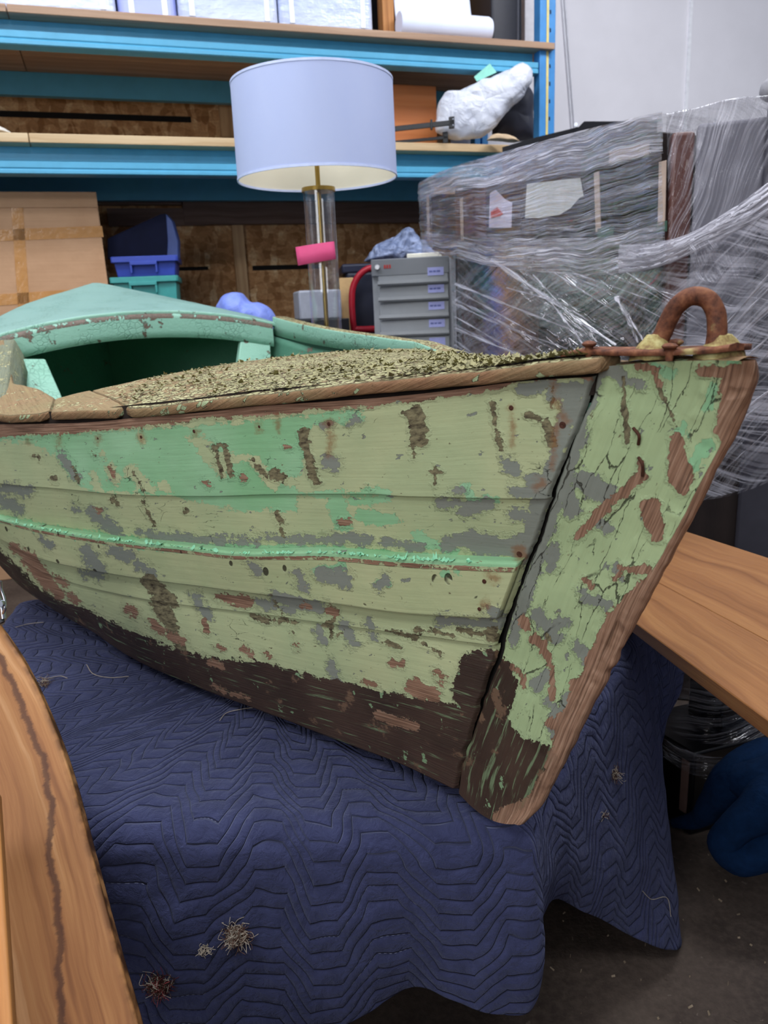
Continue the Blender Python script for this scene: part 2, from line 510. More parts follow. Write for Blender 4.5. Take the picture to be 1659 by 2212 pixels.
TAR = [[(-60, 1150), (0, 1185), (40, 1225), (75, 1262), (120, 1290), (180, 1312), (260, 1352), (330, 1382), (400, 1408), (480, 1424), (560, 1428), (620, 1446), (680, 1462), (760, 1476), (830, 1496), (900, 1508), (985, 1522), (975, 1490), (985, 1460), (1000, 1420), (1030, 1402), (1075, 1405),
        (1105, 1440), (1118, 1475), (1112, 1512), (1092, 1548), (1110, 1575), (1140, 1600), (1190, 1610), (1205, 1650), (1170, 1720), (1120, 1752), (1080, 1790), (960, 1740), (700, 1630), (500, 1550), (300, 1470), (120, 1370), (-60, 1270)]]
RUST = [
    (1105, 882, 1106, 884, 8), (1106, 890, 1108, 960, 6, 2), (710, 915, 715, 960, 10, 6), (712, 960, 710, 980, 6), (420, 930, 421, 936, 6), (1060, 1248, 1068, 1250, 12), (1122, 1190, 1125, 1200, 14), (1048, 1306, 1052, 1308, 8), (303, 942, 306, 950, 7), (558, 920, 560, 926, 6),
    (210, 946, 212, 950, 5), (1172, 1040, 1160, 1050, 8), (1200, 870, 1222, 910, 8), (58, 953, 60, 956, 4), (126, 950, 127, 960, 4), (1195, 830, 1196, 850, 5), (600, 900, 601, 930, 3), (1205, 905, 1190, 1010, 5, 3),
]


# islands where the mint has come off again and the pale coat shows
PALE = [[(400, 945), (440, 942), (470, 975), (540, 985), (540, 1000), (498, 1000), (484, 1032), (440, 1000), (425, 975)], (545, 995, 592, 1045, 11), (285, 1018, 330, 1062, 14, 10), (240, 1012, 250, 1045, 11), (200, 1022, 210, 1062, 8), (355, 1045, 358, 1055, 9), (302, 942, 310, 956, 5), (620, 1040, 662, 1052, 12), (220, 980, 226, 990, 4)]


def fields(V):
    return dict(mint=np.minimum(wear(V, MINT), -wear(V, PALE)), grey=wear(V, GREY), bare=np.maximum(wear(V, WOODB), wear(V, SHEERWOOD)), scrape=wear(V, SCRAPE), tar=wear(V, TAR), rust=wear(V, RUST))


def paint_mat(name, pale_a, pale_b, grain_v=170., crack=0.35, crack_scale=(16, 40, 1), base_mint=False, dents=False, streak=.58):
    g = G(name)
    uv = g.uv(); ob = g.obj()
    e1 = g.sub(g.noise(ob, 60, 7, .68), .5)
    e2 = g.sub(g.noise(g.map(uv, (26, 95, 1)), 1., 5, .62), .5)
    e3 = g.sub(g.noise(ob, 230, 4, .7), .5)
    edge = g.add(g.add(g.mul(e1, 1.9), g.mul(e3, .9)), g.mul(e2, 1.7))
    F = {}
    for k in ('mint', 'grey', 'bare', 'scrape', 'tar', 'rust'):
        F[k] = g.attr(k)
    amp = {'mint': 1., 'grey': 1.15, 'bare': .8, 'scrape': .7, 'tar': 1.0, 'rust': .9}
    M = {}
    for k in F:
        f = g.add(F[k], g.mul(edge, amp[k]))
        w = .02 if k != 'rust' else .45
        M[k] = g.step(f, -w, w)
        if k == 'rust':
            continue
        F[k] = f
    # paint colours
    low = g.noise(ob, 7, 3)
    pale = g.mix(g.lin(low, .35, .65), pale_a, pale_b)
    if base_mint:
        pale = g.mix(g.step(g.add(g.noise(ob, 9, 5, .6), g.mul(e1, .12)), .5, .54), pale, '#7cc09c')
    grain = g.noise(g.map(uv, (7, grain_v, 1)), 1., 4, .6)
    c = g.mix(M['mint'], pale, g.mix(g.lin(low, .3, .7), '#84b886', '#98c499'))
    # a scatter of small chips in the top coat
    chipn = g.noise(g.map(uv, (34, 60, 1), loc=(3, 1, 0)), 1., 6, .66)
    chip = g.step(chipn, .645, .66)
    chip2 = g.step(g.noise(g.map(uv, (62, 90, 1), loc=(9, 4, 0), rot=(0, 0, .5)), 1., 5, .68), .665, .68)
    greycol = g.mix(low, '#7b8177', '#888b7f')
    c = g.mix(g.mx(M['grey'], chip), c, greycol)
    scr = g.mix(g.lin(g.noise(g.map(uv, (60, 140, 1)), 1., 5, .7), .35, .62), '#3a3024', '#8a8262')
    c = g.mix(g.mx(M['scrape'], chip2), c, scr)
    woodn = g.noise(g.map(uv, (10, 330, 1)), 1., 4, .6)
    wcol = g.ramp(woodn, [(.32, '#5f4537'), (.5, '#8f6c56'), (.7, '#b08f77')])
    c = g.mix(M['bare'], c, wcol)
    # tarred bottom with streaks of old green
    tn = g.noise(g.map(uv, (9, 130, 1)), 1., 5, .65)
    tarcol = g.mix(g.step(tn, streak, streak + .09), g.mix(g.lin(low, .3, .7), '#2c1f1a', '#4a372e'), '#6f8060')
    tarcol = g.mix(g.step(g.noise(ob, 38, 5, .6), .66, .68), tarcol, '#7f9a74')
    tarcol = g.mix(g.step(g.noise(g.map(ob, (1, 1, 1), loc=(4, 2, 7)), 21, 6, .68), .60, .66), tarcol, '#6f5644')
    tarm = g.mul(M['tar'], g.sub(1., g.mul(M['bare'], .8)))
    c = g.mix(tarm, c, tarcol)
    c = g.mix(g.mul(M['rust'], .65), c, '#84522a')
    # hairline cracks of the dried paint
    vd = g.vor(g.map(g.add(uv, g.mul(e1, .012)) if False else g.comb(g.add(g.sep(uv)[0], g.mul(e1, .02)), g.add(g.sep(uv)[1], g.mul(e2, .02))), crack_scale), 1., 'DISTANCE_TO_EDGE')
    ck = g.mul(g.sub(1., g.step(vd, .004, .014)), g.step(g.noise(ob, 11, 4), .66 - crack * .28, .72 - crack * .28))
    ck = g.mul(ck, g.sub(1., g.mx(M['bare'], tarm)))
    c = g.mix(g.mul(ck, .85), c, '#2c2a20')
    dn = None
    if dents:
        sx = g.sep(uv)
        dv = g.vor(g.comb(g.add(g.mul(sx[0], 26.), g.mul(sx[1], 14.)), g.mul(sx[1], 24.)), 1., 'F1')
        dn = g.mul(g.sub(1., g.step(dv, .13, .17)), g.step(g.noise(ob, 17, 2), .43, .46))
        c = g.mix(g.mul(dn, .9), c, '#2a2218')
    c = g.mix(g.lin(grain, .3, .75, .0, .16), c, '#4a4a38')
    # relief: thickness of the coats, lifted lips, wood grain
    bared = g.mx(g.mx(F['grey'], F['bare']), g.mx(F['scrape'], F['tar']))
    lip = g.mul(g.step(bared, -.5, -.03), g.sub(1., g.step(bared, -.03, .01)))
    h = g.sub(1., g.mul(M['mint'], .18))
    h = g.mul(h, g.sub(1., g.mul(g.mx(M['grey'], chip), .45)))
    h = g.mul(h, g.sub(1., g.mx(g.mx(M['bare'], M['scrape']), tarm)))
    h = g.add(h, g.mul(lip, g.mul(g.noise(ob, 30, 2), .9)))
    h = g.sub(h, g.mul(ck, .8))
    if dn is not None:
        h = g.sub(h, g.mul(dn, 1.2))
    h = g.add(h, g.mul(grain, .28))
    h = g.add(h, g.mul(g.mul(woodn, g.mx(M['bare'], tarm)), .7))
    h = g.add(h, g.mul(g.noise(ob, 45, 4), .5))
    nrm = g.bump(h, 1., .0016)
    rgh = g.add(.5, g.mul(M['grey'], .12))
    return g.done(g.bsdf(color=c, rough=rgh, normal=nrm, spec=.35))


M_HULL = paint_mat('peeling_hull_paint', '#b7bd90', '#abb78b', crack=.15, crack_scale=(22, 46, 1))
M_STEM = paint_mat('peeling_stem_paint', '#adbf8f', '#a5b98a', streak=.54, grain_v=150, crack=.7, crack_scale=(7, 42, 1))
M_RAIL = paint_mat('peeling_rail_paint', '#b9bd90', '#aeb88a', crack=.05, dents=True)


def teal_mat(name, a, b, bare='#4a4038', amt=.62, scale=14., rough=.5):
    g = G(name); ob = g.obj()
    n = g.noise(ob, scale, 7, .68)
    fine = g.noise(ob, scale * 6, 5, .6)
    c = g.mix(g.noise(ob, 6, 3), a, b)
    m = g.step(n, amt, amt + .025)
    c = g.mix(m, c, g.mix(fine, bare, '#8a7566'))
    v = g.vor(g.map(ob, (1, 1, 1)), 55, 'DISTANCE_TO_EDGE')
    wr = g.mul(g.sub(1., g.step(v, .0, .12)), g.step(g.noise(ob, 8, 3), .45, .6))
    c = g.mix(g.mul(wr, .35), c, '#4f7a68')
    h = g.add(g.mul(g.sub(1., m), .7), g.add(g.mul(fine, .7), g.mul(wr, -.5)))
    return g.done(g.bsdf(color=c, rough=rough, normal=g.bump(h, 1., .002), spec=.4))


M_TEAL = teal_mat('teal_deck_paint', '#90b4aa', '#87aba3', amt=.7)
M_TEALBEAM = teal_mat('teal_beam_paint', '#88b8a2', '#96c2ae', amt=.61, scale=20)
M_TEALWORN = teal_mat('worn_teal_edge', '#88b8a2', '#96c2ae', bare='#3a332e', amt=.42, scale=26)
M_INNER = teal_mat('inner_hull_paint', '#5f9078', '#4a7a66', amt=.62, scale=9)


def deck_mat(name, w1='#7d5f42', w2='#94785a', w3='#a08a62', chipcol=('#97956a', '#b9b48a'), amt=.5):
    g = G(name); uv = g.uv(); ob = g.obj()
    grain = g.noise(g.map(uv, (6, 190, 1)), 1., 5, .62)
    low = g.noise(ob, 6, 4)
    c = g.ramp(grain, [(.28, w1), (.5, w2), (.75, w3)])
    c = g.mix(g.lin(low, .3, .7, 0, .5), c, '#84805a')
    cov = g.attr('flake')
    vd = g.vor(g.comb(g.add(g.mul(g.sep(uv)[0], 75.), g.mul(g.noise(ob, 40, 3), 2.)), g.mul(g.sep(uv)[1], 120.)), 1., 'DISTANCE_TO_EDGE')
    vc = g.vor(g.comb(g.add(g.mul(g.sep(uv)[0], 75.), g.mul(g.noise(ob, 40, 3), 2.)), g.mul(g.sep(uv)[1], 120.)), 1., 'F1', 'Color')
    rnd = g.sep(vc)[0]
    on = g.mul(g.step(g.add(g.mul(rnd, .35), g.add(g.noise(ob, 18, 6, .65), cov)), .80, .84), g.step(vd, .05, .10))
    crackd = g.mul(g.sub(1., g.step(vd, .02, .09)), g.step(g.add(g.noise(ob, 18, 6, .65), cov), .60, .7))
    cc = g.mix(rnd, chipcol[0], chipcol[1])
    c = g.mix(on, c, cc)
    c = g.mix(g.mul(crackd, .75), c, '#2e261b')
    h = g.add(g.mul(on, g.add(.7, g.mul(rnd, 1.2))), g.add(g.mul(grain, .7), g.mul(g.noise(ob, 90, 4), .8)))
    return g.done(g.bsdf(color=c, rough=.75, normal=g.bump(h, 1., .003), spec=.25))


M_DECK = deck_mat('weathered_deck')
M_EDGE = deck_mat('weathered_deck_edge', '#5c3e2c', '#80583f', '#9a7452', ('#7f9a76', '#9ca880'), amt=.3)
M_RUSTY = None


def rust_mat(name):
    g = G(name); ob = g.obj()
    n = g.noise(ob, 90, 6, .65); n2 = g.noise(ob, 22, 4)
    c = g.ramp(n, [(.3, '#3a2016'), (.5, '#6b3f2a'), (.7, '#8c5c3e')])
    c = g.mix(g.step(n2, .62, .72), c, '#a89a66')
    return g.done(g.bsdf(color=c, rough=.72, metal=.15, normal=g.bump(n, 1., .0012), spec=.35))


M_RUSTY = rust_mat('rusted_iron')


def weld_mat():
    g = G('old_yellow_paint_on_rust'); ob = g.obj()
    n = g.noise(ob, 60, 6, .65)
    c = g.ramp(n, [(.36, '#6b4a30'), (.5, '#9c8c58'), (.62, '#b6ad78')])
    return g.done(g.bsdf(color=c, rough=.75, normal=g.bump(n, 1., .002), spec=.3))


M_WELD = weld_mat()
M_NAIL = plain('rusty_nail', '#4a2a1c', .75, .2, .3, 200, bump=.0006)
M_CHIP = plain('loose_paint_chips', '#857f58', .7, 0, .35, 35)
M_CHIPMINT = plain('loose_mint_chips', '#8fd0a8', .5, 0, .15, 60)
# ------------------------------------------------------------------ the rowboat
B0 = np.array([.25, .75]); AX = np.array([-.466, .885]); NN = np.array([-.885, -.466])   # axis towards the stern, normal to the near side


def BW(a, lat, z):
    a, lat, z = np.broadcast_arrays(np.asarray(a, float), lat, z)
    return np.stack([B0[0] + AX[0] * a + NN[0] * lat, B0[1] + AX[1] * a + NN[1] * lat, z + EYE[2]], -1)


def toB(P):
    P = np.asarray(P); r = P[..., :2] - B0
    return r @ AX, r @ NN, P[..., 2] - EYE[2]


boat = thing('rowboat', 'old wooden rowboat with peeling pale green and mint paint on blue moving blankets', 'rowboat', (-.37, 1.9, .63))

# lines of the near side as (pixel x, pixel y, forward distance)
L_SHEER = [(1283, 814, .80), (1123, 824, .858), (1000, 840, .908), (853, 856, .972), (700, 868, 1.04), (561, 877, 1.112), (430, 891, 1.192), (304, 902, 1.282), (156, 914, 1.415), (0, 917, 1.60)]
L_SEAM = [(1187, 1078, .85), (1000, 1075, .925), (880, 1073, .978), (800, 1068, 1.015), (600, 1068, 1.12), (450, 1072, 1.21), (300, 1070, 1.315), (150, 1058, 1.455), (0, 1045, 1.64)]
L_RTOP = [(1137, 1212, .885), (900, 1202, .99), (700, 1188, 1.085), (549, 1190, 1.165), (400, 1176, 1.27), (295, 1166, 1.355), (105, 1138, 1.55), (0, 1114, 1.69)]
L_RBOT = [(1092, 1330, .91), (900, 1320, 1.0), (700, 1293, 1.10), (578, 1278, 1.172), (450, 1262, 1.258), (312, 1244, 1.372), (200, 1226, 1.475), (97, 1202, 1.59), (0, 1152, 1.73)]
L_MID = [(1077, 1392, .925), (900, 1368, 1.008), (700, 1342, 1.113), (550, 1322, 1.205), (400, 1305, 1.31), (300, 1290, 1.40), (200, 1268, 1.505), (100, 1235, 1.62), (0, 1166, 1.765)]
L_BOT = [(983, 1706, .98), (950, 1690, 1.0), (849, 1644, 1.06), (722, 1595, 1.14), (595, 1547, 1.215), (469, 1500, 1.305), (384, 1467, 1.378), (300, 1429, 1.46), (240, 1392, 1.53), (202, 1366, 1.595), (148, 1337, 1.655), (97, 1305, 1.72), (42, 1265, 1.80), (0, 1223, 1.86)]
CONT = [(1.62, .57, -.175), (2.05, .56, -.105), (2.48, .50, -.035), (2.8, .33, .05), (3.08, .02, .14)]
LATF = [1., .975, .94, .9, .82, .55, 0.]
ZOFF = [0., -.075, -.14, -.175, -.24, -.46, -.53]
NVIS, NBEY = 620, 40


def hull_line(k, pts):
    pts = sorted(pts, key=lambda p: p[0])
    x = np.array([p[0] for p in pts], float); y = np.array([p[1] for p in pts], float); Y = np.array([p[2] for p in pts], float)
    xq = np.linspace(x[-1], x[0], NVIS)
    P = np.array([W(a, b, c) for a, b, c in zip(xq, pchip(x, y, xq), pchip(x, Y, xq))])
    C = [BW(a, l * LATF[k], z + ZOFF[k]) for a, l, z in CONT]
    Q = catmull([P[-60], P[-1]] + C, 400)
    d = np.linalg.norm(Q - P[-1], axis=1); i0 = int(np.argmin(d))
    idx = np.linspace(i0 + 4, 399, NBEY).astype(int)
    return np.concatenate([P, Q[idx]])


HL = [hull_line(k, p) for k, p in enumerate((L_SHEER, L_SEAM, L_RTOP, L_RBOT, L_MID, L_BOT))]
a_, l_, z_ = toB(HL[5])
KEEL = BW(np.linspace(a_[0], a_[-1], len(a_)), np.linspace(0.0, 0.0, len(a_)), np.minimum(z_ - .02, -.695 + .0 * z_))
HL.append(KEEL)
SEG = [95, 55, 26, 34, 105, 10]
rows = []
rowseg = []
for k, nseg in enumerate(SEG):
    for i in range(nseg):
        t = i / nseg
        P = HL[k] * (1 - t) + HL[k + 1] * t
        rows.append(P); rowseg.append((k, t))
rows.append(HL[-1]); rowseg.append((5, 1.0))
H = np.array(rows)
nr, ncol = H.shape[:2]
dr = np.gradient(H, axis=0); dc = np.gradient(H, axis=1)
HN = np.cross(dr, dc); HN /= np.maximum(np.linalg.norm(HN, axis=2, keepdims=True), 1e-9)
mid = H.mean(axis=(0, 1))
sgn = np.sign((HN[60, 300] * np.append(NN, 0)).sum()); HN *= sgn
offs = np.zeros((nr, ncol))
tc = np.linspace(0, 1, ncol)
for r, (k, t) in enumerate(rowseg):
    o = 0.0
    if k == 0: o = .0045 * max(0, (t - .3) / .7)
    if k == 3: o = .006 * max(0, (t - .1) / .9)
    if k == 4: o = .016 * 4 * t * (1 - t) * .5      # belly of the bottom strake
    offs[r] = o
wav = vnoise(H, 9, 3, 3)
offs += .0025 * wav
jag = vnoise(np.stack([np.zeros(nr), np.arange(nr) * .08, np.zeros(nr)], -1), 1., 5, 3)
for c in range(4):                                  # the planking turns in where it meets the stem
    offs[:, c] -= (.007, .004, .0015, .0004)[c]
H2 = H + HN * offs[..., None]


def jagged(z):                                       # the ragged line of the open seam
    q = np.stack([z * 60, z * 0, z * 0], -1)
    return .0045 * vnoise(q, 1., 31, 4)


cd = H2[:, 14] - H2[:, 0]; cd /= np.linalg.norm(cd, axis=1, keepdims=True)
jz = jagged(H2[:, 0, 2])
for c in range(14):
    H2[:, c] -= cd * (jz * (1 - c / 14))[:, None]
ucoord = np.cumsum(np.concatenate([np.zeros((nr, 1)), np.linalg.norm(np.diff(H, axis=1), axis=2)], 1), 1)
vcoord = np.cumsum(np.concatenate([np.zeros((1, ncol)), np.linalg.norm(np.diff(H, axis=0), axis=2)], 0), 0)
uvw = np.stack([np.repeat(ucoord.mean(0)[None], nr, 0), vcoord], -1).reshape(-1, 2)
hull = mesh('hull_planking', H2, gridF(nr, ncol, flip=(sgn > 0)), M_HULL, boat, uv=uvw, attrs=fields(H2.reshape(-1, 3)))


FA = np.array([-.1, 0, .275, .578, .78, .98, 1.24, 1.6, 2.05, 2.48, 2.8, 3.09]); FL = np.array([.03, .045, .115, .25, .345, .42, .50, .54, .55, .50, .33, .02])
FZ = np.array([-.055, -.06, -.078, -.09, -.098, -.105, -.105, -.095, -.07, -.012, .06, .155])
a0_, l0_, z0_ = toB(HL[0])


def mirror(P):
    a, l, z = toB(P)
    lm_ = np.maximum(np.interp(a, a0_, l0_), .03); zs_ = np.interp(a, a0_, z0_)
    k = np.clip(l / lm_, 0, 1)
    return BW(a, -k * np.interp(a, FA, FL) - .01 * np.clip(1 - a / .5, 0, 1), z + k * (np.interp(a, FA, FZ) - .03 - zs_))


sub_r = [0, 30, 60, 95, 125, 150, 176, 210, 240, 270, 300, nr - 8, nr - 1]
sub_c = list(range(0, NVIS, 20)) + list(range(NVIS - 1, ncol, 3)) + [ncol - 1]
HF = mirror(H[sub_r][:, sub_c])
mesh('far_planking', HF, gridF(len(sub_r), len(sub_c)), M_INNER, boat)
# inner skin of both sides
IN = H[sub_r[:-2]][:, sub_c] - HN[sub_r[:-2]][:, sub_c] * .02
IN[0, :, 2] -= .03
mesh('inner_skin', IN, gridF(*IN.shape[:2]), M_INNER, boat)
INF = mirror(IN)
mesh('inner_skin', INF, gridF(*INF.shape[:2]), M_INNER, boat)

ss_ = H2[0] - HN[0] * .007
mesh('deck_gap_shade', np.array([ss_ - [0, 0, .02], ss_ + [0, 0, .022]]), gridF(2, ncol), plain('gap_shade_brown', '#241a13', .9), boat)  # dark strip added behind the deck gap, its shade put into the colour
# rubbing strake
RT, RB = HL[2], HL[3]
nv = len(RT)
N2 = HN[95 + 55 + 8].copy(); N2[:, 2] *= .3; N2 /= np.linalg.norm(N2, axis=1, keepdims=True)
N2 = (N2 + np.roll(N2, 5, 0)) / 2; N2[:8] = N2[8]
prof = []
th = .017
wob = (vnoise(np.stack([ucoord[100], ucoord[100] * 0, ucoord[100] * 0], -1), 30, 8, 3) * .0012)[:, None]
for (t, o) in [(-.06, .0), (-.05, .006), (-.035, th * .82), (-.01, th * .97), (.03, th), (.15, th), (.3, th), (.45, th), (.6, th), (.75, th), (.88, th), (.955, th), (.985, th * .92), (1.0, th * .7), (1.0, .0)]:
    prof.append(RT * (1 - t) + RB * t + N2 * (o + wob * (o > 0)))
P_ = np.array(prof)
# refine rows for the wear fields
fr = []
for i in range(len(P_) - 1):
    n_ = 5 if 3 < i < 11 else 2
    for j in range(n_):
        fr.append(P_[i] * (1 - j / n_) + P_[i + 1] * (j / n_))
fr.append(P_[-1])
P_ = np.array(fr)[:, 3:]
end = P_.mean(0)[0]
P_ = np.concatenate([(P_[:, :1] - N2[0] * .012), P_], 1)          # closed butt end beside the stem
uvr = np.stack([np.repeat(ucoord[110][None, 2:2 + P_.shape[1]], P_.shape[0], 0), np.repeat(np.linspace(0, .09, P_.shape[0])[:, None], P_.shape[1], 1)], -1).reshape(-1, 2)
fa = fields(P_.reshape(-1, 3))
topf = np.zeros(P_.shape[:2]); topf[:9] = 1.2; topf[9:13] = .15
fa['mint'] = np.maximum(fa['mint'], (topf - 1).ravel() * 1.0 + .55 * (topf.ravel() > 1))
fa['grey'] = np.where(topf.ravel() > 0, -1.2, fa['grey']); fa['bare'] = np.maximum(fa['bare'], -1 + 1.05 * ((topf > 0) & (topf < 1)).ravel())
mesh('rubbing_strake', P_, gridF(*P_.shape[:2], flip=(sgn > 0)), M_RAIL, boat, uv=uvr, attrs=fa)

# ---- stem post
S_PX = [(x, y, float(np.interp(y, [793, 815, 1078, 1212, 1330, 1392, 1712], [.795, .80, .85, .885, .91, .925, .983]))) for x, y in ((1294, 793), (1280, 852), (1254, 907), (1228, 978), (1203, 1050), (1186, 1101), (1161, 1177), (1144, 1219), (1119, 1278), (1101, 1340), (1078, 1424), (1050, 1493), (1027, 1561), (996, 1648), (988, 1712))]
SIL = [(1622, 779), (1629, 800), (1620, 854), (1604, 894), (1584, 945), (1548, 1013), (1494, 1120), (1449, 1203), (1380, 1337), (1330, 1440), (1289, 1514), (1229, 1637), (1202, 1692), (1174, 1744), (1138, 1780)]
E_PX = [(x - 27, y, float(np.interp(y, [776, 1060, 1310, 1530, 1780], [.705, .76, .81, .857, .905]))) for x, y in SIL]


def px_curve(pts, n):
    Q = catmull(np.array(pts, float) * [1, 1, 1000], n)
    Q[:, 2] /= 1000
    return Q


NS, NC1 = 420, 150
Sc, Ec = px_curve(S_PX, NS), px_curve(E_PX, NS)
fwd = np.append(-AX, 0); farn = np.append(-NN, 0)
rowsS = []
cc = np.linspace(0, 1, NC1)
for i in range(NS):
    k = i / (NS - 1)
    q = Sc[i][None] * (1 - cc[:, None]) + Ec[i][None] * cc[:, None]
    q[:, 1] += 20 * 4 * cc * (1 - cc) * k ** 8 - 6 * (1 - k) ** 10 * np.sin(cc * math.pi)
    R_ = np.array([W(*p) for p in q])
    E0 = R_[-1]
    r0 = .008
    arc = [E0 + fwd * r0 * math.sin(t) + farn * r0 * (1 - math.cos(t)) * 1.15 for t in np.linspace(0, math.pi, 13)[1:]]
    L_ = np.linalg.norm(R_[0] - E0)
    back = [arc[-1] - fwd * L_ * s + farn * .02 * s for s in np.linspace(0, 1, 8)[1:]]
    rowsS.append(np.concatenate([R_, arc, back]))
ST = np.array(rowsS)
nsr, nsc = ST.shape[:2]
drs = np.gradient(ST, axis=0); dcs = np.gradient(ST, axis=1)
SN = np.cross(drs, dcs); SN /= np.maximum(np.linalg.norm(SN, axis=2, keepdims=True), 1e-9)
if np.dot(SN[200, 60], EYE - ST[200, 60]) < 0: SN = -SN
sof = .0022 * vnoise(ST, 14, 11, 4)
for c in range(5):
    sof[:, c] -= (.007, .004, .0015, .0006, .0002)[c]
sof[:, 110:] += .0012 * vnoise(ST[:, 110:], 60, 12, 2)
chew = np.clip(vnoise(ST, 26, 21, 3) - .15, 0, 1) * .010                 # chewed nose of the stem
sof[:, 138:170] -= chew[:, 138:170]
ST2 = ST + SN * sof[..., None]
cds = ST2[:, 16] - ST2[:, 0]; cds /= np.linalg.norm(cds, axis=1, keepdims=True)
jzs = jagged(ST2[:, 0, 2] - .0012)
for c in range(16):
    ST2[:, c] += cds * (jzs * (1 - c / 16))[:, None]
us = np.cumsum(np.concatenate([np.zeros((1, nsc)), np.linalg.norm(np.diff(ST, axis=0), axis=2)], 0), 0)
vs = np.cumsum(np.concatenate([np.zeros((nsr, 1)), np.linalg.norm(np.diff(ST, axis=1), axis=2)], 1), 1)
uvs = np.stack([us, vs + .2 * 0], -1).reshape(-1, 2)
fs = fields(ST2.reshape(-1, 3))
nose = np.zeros((nsr, nsc)); nose[:, NC1 + 1:] = 1
fs['bare'] = np.where(nose.ravel() > 0, np.maximum(fs['bare'], .8), fs['bare'])
Fst = gridF(nsr, nsc)
if np.dot(np.cross(ST2[200, 61] - ST2[200, 60], ST2[201, 60] - ST2[200, 60]), SN[200, 60]) < 0: Fst = Fst[:, ::-1]
mesh('stem_post', ST2, Fst, M_STEM, boat, uv=uvs, attrs=fs)
# top of the stem: strips from the near edge to the far edge
NT = 40
nearT = ST2[0, np.linspace(0, NC1 - 1, NT).astype(int)]
farT = nearT[:, :] + farn * np.linspace(.045, .03, NT)[:, None]
capg = np.array([nearT * (1 - t) + farT * t + np.array([0, 0, .003]) * math.sin(math.pi * t) for t in np.linspace(0, 1, 6)])
mesh('stem_cap', capg, gridF(6, NT), M_EDGE, boat, uv=np.stack([np.tile(np.linspace(0, .2, NT), 6), np.repeat(np.linspace(0, .05, 6), NT)], -1), attrs={'flake': np.full(6 * NT, .0)})
# dark strip added behind the open seam of stem and planking, painted as its shade
gx = np.array([W(p[0] - 2, p[1], p[2] + .012) for p in Sc[::6]])
gg = np.stack([gx - farn * .0 + np.append(AX, 0) * .02, gx + fwd * .02], 0)
mesh('seam_shade_strip', gg, gridF(2, gx.shape[0]), plain('dark_seam', '#15120d', .9), boat)

# ---- deck
E_TOP = [(1292, 772), (1210, 777), (1043, 800), (900, 814), (803, 823), (700, 836), (561, 852), (430, 866), (304, 881), (148, 887), (0, 893)]
shx = np.array([p[0] for p in L_SHEER], float)[::-1]; shY = np.array([p[2] for p in L_SHEER], float)[::-1]
pts = np.array([W(x, y, float(pchip(shx, shY, np.array([x]))[0]) - .010) for x, y in E_TOP])
ea, el, ez = toB(pts)
ea = np.concatenate([ea, [c[0] for c in CONT]]); el = np.concatenate([el, [c[1] + .012 for c in CONT]]); ez = np.concatenate([ez, [c[2] + .02 for c in CONT]])
FA = np.array([-.1, 0, .275, .578, .78, .98, 1.24, 1.6, 2.05, 2.48, 2.8, 3.09]); FL = np.array([.03, .045, .115, .25, .345, .42, .50, .54, .55, .50, .33, .02])
FZ = np.array([-.055, -.06, -.078, -.09, -.098, -.105, -.105, -.095, -.07, -.012, .06, .155])
dn_l = lambda a: pchip(ea, el, a); dn_z = lambda a: pchip(ea, ez, a)
df_l = lambda a: pchip(FA, FL, a); df_z = lambda a: pchip(FA, FZ, a)


def zdeck(a, lat, camber=.034):
    ln, lf = dn_l(a), df_l(a); zn, zf = dn_z(a), df_z(a)
    s = np.clip((lat + lf) / np.maximum(ln + lf, 1e-3), -.05, 1.05)
    cb = camber * np.clip((ln + lf) / .8, 0.15, 1)
    return zf + (zn - zf) * s + cb * (1 - (2 * s - 1) ** 2)


